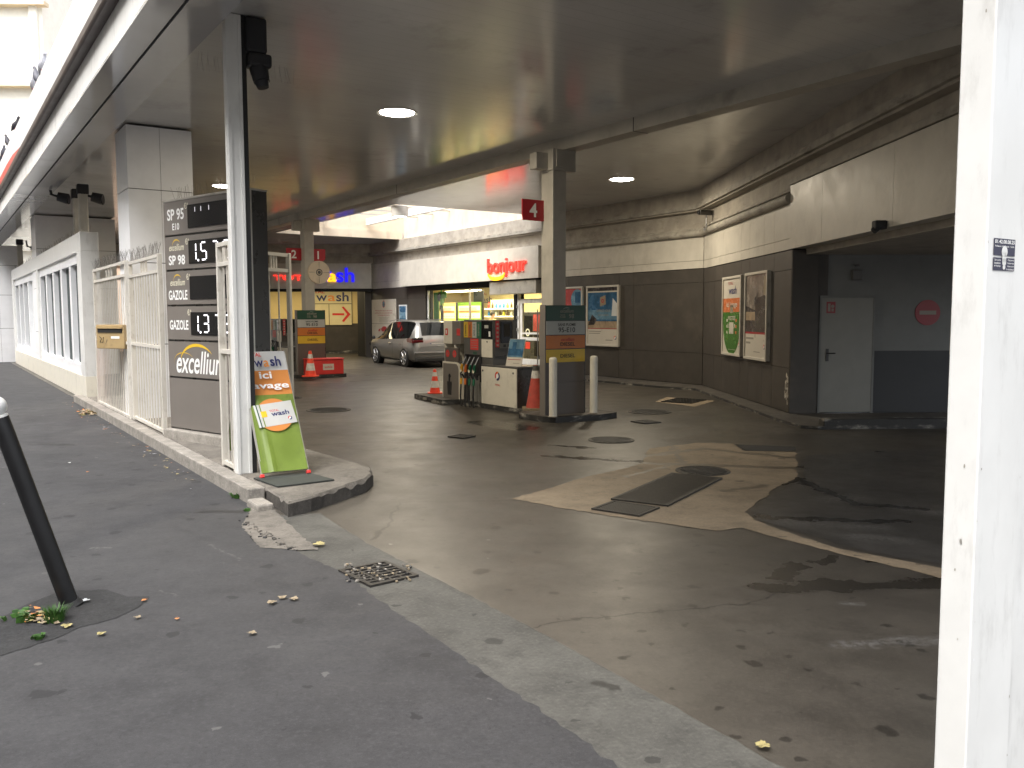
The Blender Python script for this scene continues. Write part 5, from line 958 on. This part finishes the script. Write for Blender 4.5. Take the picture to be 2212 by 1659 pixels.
# ------------------------------------------------------------------ car
def car():
    t = thing('parked_car', 'silver people carrier parked by the shop front, seen from behind', 'car', P(28.5, 14.77), RZ_S + R(175))    # local x = +u (forward)
    w = .88
    # stations: x, half width factor, z bottom, z waist, z belt, z roof edge, z top, roof half width
    ST = [(-2.36, .80, .42, .60, .70, .74, .76, .70), (-2.33, .92, .30, .62, .84, .90, .92, .74), (-2.27, .965, .24, .66, .97, 1.0, 1.02, .76), (-2.20, .985, .22, .68, 1.01, 1.10, 1.12, .74), (-2.02, .99, .21, .70, 1.03, 1.40, 1.43, .70), (-1.90, .995, .20, .70, 1.03, 1.53, 1.575, .68), (-1.72, 1.0, .20, .70, 1.02, 1.58, 1.63, .68), (-1.2, 1.0, .20, .69, 1.0, 1.60, 1.655, .69),
          (-.6, 1.0, .20, .68, .98, 1.60, 1.66, .69), (0, 1.0, .20, .67, .965, 1.585, 1.645, .68), (.45, 1.0, .20, .66, .95, 1.54, 1.60, .66), (.8, 1.0, .20, .66, .94, 1.44, 1.49, .66), (1.15, 1.0, .20, .66, .93, 1.27, 1.31, .68), (1.5, .995, .21, .66, .92, 1.07, 1.11, .72), (1.72, .985, .22, .66, .91, .965, 1.0, .75), (2.05, .96, .24, .64, .84, .88, .91, .72), (2.3, .86, .28, .58, .70, .74, .77, .62), (2.40, .62, .36, .5, .56, .58, .59, .5)]
    def sec(s):
        x, k, zb, zw, zl, ze, zt, rw = s; a = w * k
        return [(x, 0, zb), (x, a * .8, zb), (x, a * .96, zb + .1), (x, a, zw), (x, a * .985, (zw + zl) / 2 + .02), (x, a * .955, zl), (x, max(rw * w * .98, a * .5), ze), (x, rw * w * .78, zt - .012), (x, rw * w * .4, zt), (x, 0, zt)]
    b = MB(); S = [sec(s) for s in ST]; V = []; n = 10
    for q in S: V += q + [(p[0], -p[1], p[2]) for p in q[1:-1][::-1]]
    N = 18; body = []; glass = []
    for i in range(len(S) - 1):
        for j in range(N):
            f = (i * N + j, (i + 1) * N + j, (i + 1) * N + (j + 1) % N, i * N + (j + 1) % N); jj = j if j < 9 else 17 - j
            top = jj in (6, 7, 8); side = jj == 5; x0 = ST[i][0]
            g = (side and -1.9 <= x0 < 1.5) or (top and jj > 6 and -2.25 <= x0 < -1.95 ) or (top and .45 <= x0 < 1.5)
            (glass if g else body).append(f)
    b.add(V, body, 'car_silver', True); b.add(V, [tuple(range(N))[::-1], tuple(range((len(S) - 1) * N, len(S) * N))], 'car_silver'); 
    for s_ in (-1, 1):
        b.tube([(-1.9, s_ * .655, 1.575), (-1.2, s_ * .66, 1.665), (-.2, s_ * .66, 1.665), (.5, s_ * .64, 1.61)], .014, 'car_silver', 6)
    body_o = b.build('body', t)
    g = MB(); g.add(V, glass, 'car_glass', True); g.build('glazing', t)
    for s_ in (-1, 1):
        m = MB()
        for x, z0, z1 in ((-.62, .99, 1.59), (.42, .96, 1.52)): m.add([(x - .04, s_ * (w * .958), z0), (x + .04, s_ * (w * .958), z0), (x + .03, s_ * (w * .69 + .012), z1), (x - .03, s_ * (w * .69 + .012), z1)], [(0, 1, 2, 3) if s_ < 0 else (3, 2, 1, 0)], 'car_black')
        m.build('pillar_trim', t)
        for nm, x0, x1 in (('rear_door', -1.35, -.4), ('front_door', -.36, .95)):
            m = MB(); yy = s_ * (w + .004); m.add([(x0, yy, .3), (x0 + .015, yy, .3), (x0 + .015, yy, .9), (x0, yy, .9)], [(0, 1, 2, 3)], 'car_black'); m.box(x0 + .15, x0 + .36, min(yy, yy + s_ * .02), max(yy, yy + s_ * .02), .80, .835, 'chrome', .008); m.build('door_handle', t)
        m = MB(); m.plate([(-2.28, .86), (-1.78, .90), (-1.72, .99), (-1.95, 1.04), (-2.22, 1.01)], *((s_ * .865, s_ * .895) if s_ < 0 else (.865, .895)), 'tail_red'); m.box(-2.335, -2.15, s_ * .87, s_ * .5, .87, .97, 'tail_red', .02); m.box(-2.31, -2.14, s_ * .868, s_ * .5, .975, 1.05, 'car_black', .02); m.build('tail_light', t)
        m = MB(); m.box(1.35, 1.5, s_ * .89, s_ * .99, .93, 1.06, 'car_black', .04); m.build('side_mirror', t)
        m = MB(); m.box(1.9, 2.25, s_ * .68, s_ * .83, .66, .8, 'car_glass', .03); m.build('headlight', t)
    for x in (-1.43, 1.42):
        for s_ in (-1, 1):
            m = MB(); m.cyl((x, s_ * .66, .35), (x, s_ * (w - .012), .35), .40, .40, 'car_black', 32); wa = m.build('wheel_arch', t)
            m = MB(); yo = s_ * (w + .005); m.cyl((x, s_ * .68, .335), (x, yo, .335), .335, .325, 'rubber', 32); wh = m.build('wheel', t)
            m = MB(); m.cyl((x, yo, .335), (x, yo + s_ * .004, .335), .245, .245, 'car_black', 28)
            for k_ in range(7):
                a = 2 * math.pi * k_ / 7; m.tube([(x + .05 * math.cos(a), yo + s_ * .012, .335 + .05 * math.sin(a)), (x + .235 * math.cos(a), yo + s_ * .008, .335 + .235 * math.sin(a))], [.022, .016], 'alloy', 5)
            m.cyl((x, yo, .335), (x, yo + s_ * .02, .335), .055, .05, 'alloy', 14); pts = [(x + .24 * math.cos(2 * math.pi * i / 28), yo + s_ * .006, .335 + .24 * math.sin(2 * math.pi * i / 28)) for i in range(29)]; m.tube(pts, .012, 'alloy', 5, caps=False); m.build('rim', wh)
    m = MB(); m.box(-2.40, -2.30, -.84, .84, .50, .56, 'car_silver', .015); m.box(-2.385, -2.25, -.80, .80, .22, .36, 'car_black', .03); m.build('rear_bumper', t)
    m = MB(); m.box(-2.345, -2.325, -.26, .26, .74, .85, 'poster_white'); m.box(-2.348, -2.344, .21, .26, .74, .85, 'letter_navy')
    for i, y in enumerate((.14, .085, .0, -.05, -.1, -.17, -.22)): m.box(-2.348, -2.344, y - .017, y + .017, .765, .825, 'letter_dim')
    m.build('number_plate', t); m = MB(); m.box(-2.30, -2.27, -.06, .06, .92, .95, 'chrome', .006); m.box(-2.32, -2.29, -.45, .45, .865, .885, 'car_silver'); m.build('tailgate_trim', t)
    m = MB(); m.cyl((-1.5, 0, 1.65), (-1.72, 0, 1.80), .008, .004, 'car_black', 6); m.build('aerial', t)
car()

# ------------------------------------------------------------------ people
def person(loc, rz, label, top, pose, hair='hair', skin='skin', legs='dark_cloth'):
    J = pose; V = []; E_ = []; Rr = []; idx = {}
    def jn(n, p, r): idx[n] = len(V); V.append(p); Rr.append(r)
    for n, p, r in J['j']: jn(n, p, r)
    for a, b_ in J['e']: E_.append((idx[a], idx[b_]))
    me = bpy.data.meshes.new('person'); me.from_pydata(V, E_, []); o = bpy.data.objects.new('person', me); COL.objects.link(o)
    sk = o.modifiers.new('skin', 'SKIN'); sk.use_smooth_shade = True; sub = o.modifiers.new('sub', 'SUBSURF'); sub.levels = 2; sub.render_levels = 2
    for i, r in enumerate(Rr): me.skin_vertices[0].data[i].radius = (r, r * (.72 if r > .1 else 1))
    me.skin_vertices[0].data[0].use_root = True
    me.materials.append(MATS[top]); o.matrix_world = frame(rz, loc); PMW[o.name] = frame(rz, loc); tag(o, label, 'person'); hx, hy, hz = J['head']
    m = MB(); c_ = (hx, hy); prof = []
    n = 14; rings = []
    for i in range(n + 1):
        a = math.pi * i / n; rings.append((.078 * math.sin(a) ** .8 * (1 if i < n * .55 else .92) , hz - .125 * math.cos(a)))
    m.lathe(rings, skin, 18, c=c_)
    m.tube([(hx, hy - .07, hz + .02), (hx, hy - .098, hz - .025), (hx, hy - .075, hz - .035)], [.01, .016, .01], skin, 6); m.cyl((hx, hy, hz - .2), (hx, hy, hz - .07), .055, .052, skin, 12)
    for s_ in (-1, 1): m.tube([(hx + s_ * .075, hy + .01, hz + .03), (hx + s_ * .086, hy + .015, hz), (hx + s_ * .075, hy + .01, hz - .03)], [.008, .014, .008], skin, 6); m.box(hx + s_ * .03 - .012, hx + s_ * .03 + .012, hy - .078, hy - .07, hz + .012, hz + .022, 'letter_black')
    m.box(hx - .022, hx + .022, hy - .079, hy - .07, hz - .062, hz - .054, 'plate_red'); m.build('head', o)
    m = MB(); m.lathe([(.083 * math.sin(math.pi * i / 14) , hz + .012 + .128 * math.cos(math.pi * i / 14)) for i in range(14, -1, -1)][7:], hair, 18, c=(hx, hy + .014)); m.tube([(hx, hy + .045, hz + .05), (hx, hy + .05, hz - .05)], [.062, .05], hair, 12); m.build('hair', o)
    for nm in J['hands']:
        p = Vector(V[idx[nm]]); pv = Vector(V[idx[nm[:-4] + 'wrist']]); d = (p - pv).normalized(); sx = Vector((1, 0, 0)); s_ = d.cross(Vector((0, 0, 1))); s_ = s_.normalized() if s_.length > .1 else sx
        m = MB(); m.tube([pv, pv.lerp(p, .6), p], [.026, .036, .034], skin, 8)
        for k_, l in enumerate((.065, .078, .074, .06)): q = p + s_ * (-.03 + .02 * k_); m.tube([q, q + d * l * .55, q + d * l + Vector((0, 0, -.018))], [.010, .009, .007], skin, 6)
        m.tube([pv.lerp(p, .4) - s_ * .03, pv.lerp(p, .9) - s_ * .055, p - s_ * .05 + d * .02], [.012, .011, .008], skin, 6); m.build('hand', o)
    return o
seat = {'j': [('pelvis', (0, 0, .95), .15), ('belly', (0, 0, 1.1), .145), ('chest', (0, .01, 1.32), .165), ('neck', (0, .01, 1.46), .06), ('ls', (-.17, 0, 1.39), .07), ('le', (-.26, -.06, 1.12), .05), ('lwrist', (-.2, -.3, 1.04), .035), ('lhand', (-.18, -.38, 1.04), .03), ('rs', (.17, 0, 1.39), .07), ('re', (.26, -.06, 1.12), .05), ('rwrist', (.2, -.3, 1.04), .035), ('rhand', (.18, -.38, 1.04), .03),
              ('lh', (-.1, 0, .88), .095), ('lk', (-.1, -.02, .48), .065), ('la', (-.1, .02, .08), .045), ('lt', (-.1, -.13, .04), .035), ('rh', (.1, 0, .88), .095), ('rk', (.1, -.02, .48), .065), ('ra', (.1, .02, .08), .045), ('rt', (.1, -.13, .04), .035)],
        'e': [('pelvis', 'belly'), ('belly', 'chest'), ('chest', 'neck'), ('chest', 'ls'), ('ls', 'le'), ('le', 'lwrist'), ('chest', 'rs'), ('rs', 're'), ('re', 'rwrist'), ('lwrist', 'lhand'), ('rwrist', 'rhand'), ('pelvis', 'lh'), ('lh', 'lk'), ('lk', 'la'), ('la', 'lt'), ('pelvis', 'rh'), ('rh', 'rk'), ('rk', 'ra'), ('ra', 'rt')], 'head': (0, -.01, 1.63), 'hands': ('lhand', 'rhand')}
person(P(27.95, VB + 2.05, .22), RZ_S + R(190), 'person in yellow shirt with short black hair behind the shop counter', 'yellow_shirt', seat)

# ------------------------------------------------------------------ street bollard, weeds, leaves
q0 = gp(152, 1310); 
t = thing('street_bollard', 'black leaning street bollard with a white ball on top', 'bollard', (q0.x, q0.y, .008), 0)
top = None
def ray_at(px, py, dist):
    v = Vector(((px - 1106) / FPX, -(py - 829.5) / FPX, -1)); d = cam.matrix_world.to_3x3() @ v; return Vector((0, 0, CAM_H)) + d * (dist / math.hypot(d.x, d.y))
tp = ray_at(-4, 895, math.hypot(q0.x, q0.y) - .02) - Vector((q0.x, q0.y, .008))
m = MB(); L_ = tp.length; d_ = tp.normalized(); m.tube([d_ * -.05, d_ * .0, d_ * .5, d_ * (L_ - .12), d_ * (L_ - .02)], [.053, .053, .0525, .052, .051], 'black_paint', 24); m.tube([d_ * .0, d_ * .03], [.075, .06], 'asphalt_patch', 20); m.build('shaft', t)
m = MB(); bc = d_ * (L_ + .05); rg = []
zax = d_; xa = zax.cross(Vector((0, 1, 0))).normalized(); ya = zax.cross(xa)
m.M = Matrix((( xa.x, ya.x, zax.x, bc.x), (xa.y, ya.y, zax.y, bc.y), (xa.z, ya.z, zax.z, bc.z), (0, 0, 0, 1)))
m.lathe([(.062 * math.sin(math.pi * i / 16) if i > 2 else .05, -.062 * math.cos(math.pi * i / 16) if i > 2 else -.075 + i * .008) for i in range(17)], 'white_post', 24); m.build('ball', t)
def leaf(c, rz, s, mm, label, curl=.25, z=.014):
    m = MB(); n = 22; out = []
    for i in range(n):
        a = 2 * math.pi * i / n; r = s * (.55 + .45 * abs(math.cos(2.5 * a)) ** .7) * (1 if i % 2 else .86); out.append((r * math.cos(a), r * math.sin(a), abs(math.sin(a)) * s * curl + random.uniform(0, s * .12)))
    m.add([(0, 0, .004)] + out, [(0, i + 1, (i + 1) % n + 1) for i in range(n)], mm, False); m.tube([(0, 0, .004), (-s * 1.1, 0, .008)], s * .03, mm, 4)
    return tag(m.build('fallen_leaf', None, (c.x, c.y, z), rz), label, 'leaf', 'fallen leaves')
for (px, py, s, mm, lb) in ((687, 1182, .056, 'leaf_yellow', 'yellow fallen leaf in the gutter above the drain grate'), (1649, 1621, .035, 'leaf_yellow', 'curled pale leaf on the drive edge at the bottom'), (545, 1375, .028, 'leaf_tan', 'tan leaf alone on the dark pavement below the group of three'), (588, 1308, .035, 'leaf_tan', 'left of three tan leaves close together on the pavement'), (610, 1297, .032, 'leaf_tan', 'middle of three tan leaves close together on the pavement'), (634, 1300, .034, 'leaf_tan', 'right of three tan leaves close together on the pavement'),
                             (219, 1376, .028, 'leaf_yellow', 'small yellow leaf on the pavement right of the bollard patch'), (145, 1359, .036, 'leaf_yellow', 'yellow leaf on the near rim of the bollard patch'), (312, 1303, .02, 'leaf_orange', 'orange scrap at the right tip of the bollard patch'), (186, 1304, .03, 'frost_white', 'crumpled white paper beside the bollard foot'), (383, 1343, .016, 'leaf_orange', 'tiny orange leaf on the pavement right of the bollard'), (297, 1340, .024, 'leaf_tan', 'thin tan leaf on the pavement edge of the bollard patch'), (190, 1023, .022, 'leaf_orange', 'tiny orange leaf on the far pavement near the bollard top'), (150, 1003, .02, 'letter_white', 'white paper strip on the far pavement'), (432, 1005, .028, 'leaf_tan', 'small leaf lying against the street kerb below the sign'), (508, 1012, .022, 'leaf_tan', 'small leaf by the kerb left of the white post')):
    leaf(gp(px, py), random.uniform(0, 6), s, mm, lb, z=.018)
m = MB(FW)
for i in range(70):
    c = gp(random.gauss(82, 22), random.gauss(1342, 7)); s = random.uniform(.008, .02); a = random.uniform(0, 6); z = random.uniform(.02, .045)
    m.add([(c.x + s * math.cos(a + k * 1.57) * (1.5 if k % 2 else .8), c.y + s * math.sin(a + k * 1.57), z + random.uniform(-.006, .008)) for k in range(4)], [(0, 1, 2, 3)], random.choice(['leaf_yellow', 'leaf_tan', 'leaf_orange', 'leaf_tan']))
o = m.build('leaf_litter'); tag(o, 'small heap of dry leaf scraps around the bollard foot', 'leaf litter', kind='stuff')
m = MB(FW)
for i in range(80):
    c = gp(random.gauss(190, 9), random.gauss(894, 3)); s = random.uniform(.02, .04); a = random.uniform(0, 6)
    m.add([(c.x + s * math.cos(a + k * 1.57) * (1.5 if k % 2 else .8), c.y + s * math.sin(a + k * 1.57), random.uniform(.015, .06)) for k in range(4)], [(0, 1, 2, 3)], random.choice(['leaf_yellow', 'leaf_tan', 'leaf_orange', 'leaf_tan']))
for i in range(90):
    c = P(random.uniform(9, 20), random.uniform(2.12, 2.42)); s = random.uniform(.008, .024); a = random.uniform(0, 6)
    m.add([(c.x + s * math.cos(a + k * 1.57) * (1.5 if k % 2 else .7), c.y + s * math.sin(a + k * 1.57), random.uniform(.012, .02)) for k in range(4)], [(0, 1, 2, 3)], random.choice(['leaf_tan', 'leaf_tan', 'leaf_yellow', 'pigeon_pale', 'leaf_orange']))
o = m.build('leaf_litter'); tag(o, 'dry leaf scraps blown along the street kerb', 'leaf litter', kind='stuff')
def weed(px, py, n, h, sp, label, thin=True):
    c = gp(px, py); m = MB()
    for i in range(n):
        a = random.uniform(0, 6.28); r = random.uniform(0, sp); x, y = r * math.cos(a), r * math.sin(a); l = h * random.uniform(.6, 1.1); k = random.uniform(.15, .8) * l; wd = (.003 if thin else .016)
        ex, ey = -math.sin(a) * wd, math.cos(a) * wd
        m.add([(x - ex, y - ey, 0), (x + ex, y + ey, 0), (x + ex * (1.6 if not thin else .8) + math.cos(a) * k * .5, y + ey * (1.6 if not thin else .8) + math.sin(a) * k * .5, l * .7), (x - ex * .8 + math.cos(a) * k * .5, y - ey * .8 + math.sin(a) * k * .5, l * .7), (x + math.cos(a) * k, y + math.sin(a) * k, l * (1 if thin else .75))], [(0, 1, 2, 3), (3, 2, 4)], 'weed')
    return tag(m.build('weed', None, (c.x, c.y, .012), 0), label, 'weed')
weed(118, 1345, 220, .085, .06, 'bright green grass tuft beside the leaf heap at the bollard'); weed(45, 1342, 26, .05, .10, 'broad leaved weed left of the leaf heap at the bollard', False); weed(82, 1384, 14, .03, .03, 'tiny weed below the leaf heap', False); weed(512, 1078, 16, .06, .05, 'small green weed at the foot of the kerb end', False); weed(534, 1107, 10, .03, .03, 'tiny weed in the broken concrete crack', False)
# broken kerb rubble
m = MB(FW)
for i in range(60):
    f = random.random(); c = gp(528 + 105 * f + random.gauss(0, 5), 1128 + 62 * f ** .8 + random.gauss(0, 3)); s = random.uniform(.006, .018); m.M = Matrix.Translation((c.x, c.y, .01)) @ Matrix.Rotation(random.uniform(0, 6), 4, 'Z') @ Matrix.Rotation(random.uniform(-.5, .5), 4, 'X'); m.box(-s, s, -s * .7, s * .7, -.004, s * .7, random.choice(['platform_concrete', 'island_concrete', 'asphalt_patch']))
for i in range(90):
    c = gp(random.uniform(745, 890), random.uniform(1222, 1262)); s = random.uniform(.004, .012); m.M = Matrix.Translation((c.x, c.y, .016)) @ Matrix.Rotation(random.uniform(0, 6), 4, 'Z') @ Matrix.Rotation(random.uniform(-.5, .5), 4, 'X'); m.box(-s, s, -s * .7, s * .7, -.004, s * .5, random.choice(['kerb_concrete', 'leaf_tan', 'asphalt_patch', 'platform_concrete']))
o = m.build('rubble'); tag(o, 'crumbs of broken concrete and debris around the kerb end and drain', 'rubble', kind='stuff')

# ------------------------------------------------------------------ pigeons
def pigeon(loc, rz, body, label, up=.5):
    m = MB(); c_, s_ = math.cos(up), math.sin(up)
    def q(x, z): return (x * c_ - z * s_, 0, x * s_ + z * c_ + .11)
    pts = [q(-.20, -.02), q(-.16, -.01), q(-.10, .0), q(-.03, .0), q(.04, .0), q(.085, .02)]; e = pts[-1]
    pts += [(e[0] + .02, 0, e[2] + .05), (e[0] + .03, 0, e[2] + .085), (e[0] + .05, 0, e[2] + .10), (e[0] + .066, 0, e[2] + .098), (e[0] + .09, 0, e[2] + .09)]
    m.tube(pts, [.012, .022, .05, .072, .066, .052, .034, .028, .03, .018, .003], body, 12)
    for k in (-1, 1): m.tube([(.0, k * .025, .06), (.005, k * .025, .0)], .006, 'plate_red', 5)
    return tag(m.build('pigeon', None, loc, rz), label, 'pigeon')
pl_ = [(16.8, 'pigeon_pale', 'pale grey pigeon nearest the camera on the canopy edge', .7, 20), (17.7, 'pigeon_grey', 'grey pigeon in the middle of the three close together on the canopy edge', .9, 200), (18.25, 'pigeon_pale', 'small pale pigeon last of the three close together on the canopy edge', .6, 0), (22.3, 'pigeon_dark', 'dark pigeon sitting alone midway along the canopy edge', .5, 30), (24.6, 'pigeon_dark', 'upright dark pigeon farther along the canopy edge', .9, 210), (26.2, 'pigeon_grey', 'grey pigeon near the left picture edge on the canopy', .6, 10), (27.6, 'pigeon_dark', 'dark pigeon last in the row on the canopy edge', .4, 20)]
for u, b_, lb, up, rr in pl_: pigeon(P(u, 1.78, 5.95), RZ_S + R(rr), b_, lb, up)

# ------------------------------------------------------------------ apartment building beyond the station
ab = thing('apartment_building', 'tall cream apartment building with balcony ledges beyond the canopy', 'building', (-36, 50, 0))
X1 = -22.8; YB = 46.0
m = MB(FW); m.box(-60, X1, YB, YB + 12, 0, 30, 'building_cream'); m.box(X1, X1 + 14, YB + 6, YB + 12, 0, 14, 'building_peach'); m.build('wall', ab)
for z in (5.6, 9.7, 13.75, 17.8, 22):
    m = MB(FW); m.box(-60, X1 + .35, YB - .5, YB + .01, z - .18, z, 'building_trim'); m.box(-60, X1 + .3, YB - .45, YB - .4, z, z + .9, 'building_cream'); m.build('balcony', ab)
for z in (6.4, 10.5, 14.6, 18.7):
    for x in (-30, -36, -42, -48): m = MB(FW); m.box(x, x + 1.4, YB - .03, YB, z, z + 2, 'building_trim'); wo = m.build('window', ab); m = MB(FW); m.rect(x + .1, x + 1.3, z + .1, z + 1.9, YB - .034, 'window_dark'); m.build('pane', wo)
m = MB(FW); m.box(X1 - .6, X1 - .2, YB - .2, YB - .01, 0, 30, 'building_cream'); m.build('downpipe', ab)
m = MB(FW); m.box(-22, -6.5, 45, 45.3, 0, 5.2, 'building_peach'); m.box(-22, -6.5, 44.9, 45.0, 4.4, 4.6, 'building_trim'); tag(m.build('yard_wall', None), 'peach rear wall seen under the canopy behind the barred gate', 'wall')

# ------------------------------------------------------------------ unseen houses added across the street, behind the camera, to block low sky (they shade the forecourt and show in its gloss)
for i, (u0, u1, h) in enumerate(((-40, -14, 17), (-13.9, 12, 20), (12.1, 40, 18), (40.1, 70, 21))):
    t = thing('sky_block_house', ('cream', 'tall pale', 'plain cream', 'far pale')[i] + ' unseen house added across the street to block low sky', 'building', P((u0 + u1) / 2, -15))
    m = MB(FS); m.box(-u1, -u0, -26, -15, 0, h, 'wall_stone'); m.build('wall', t)
    m = MB(FS); m.box(-u1, -u0, -15.0, -14.7, 3.9, 4.1, 'building_trim'); m.box(-u1, -u0, -15.0, -14.5, h - .5, h - .2, 'building_trim'); m.build('cornice', t)
    k = 0
    while 4.6 + k * 3.2 + 2 < h:
        for j in range(int((u1 - u0) / 3)): x = -u1 + 1.0 + j * 3; m = MB(FS); m.box(x, x + 1.2, -15.0, -14.96, 4.8 + k * 3.2, 6.7 + k * 3.2, 'window_dark'); m.build('window', t)
        k += 1
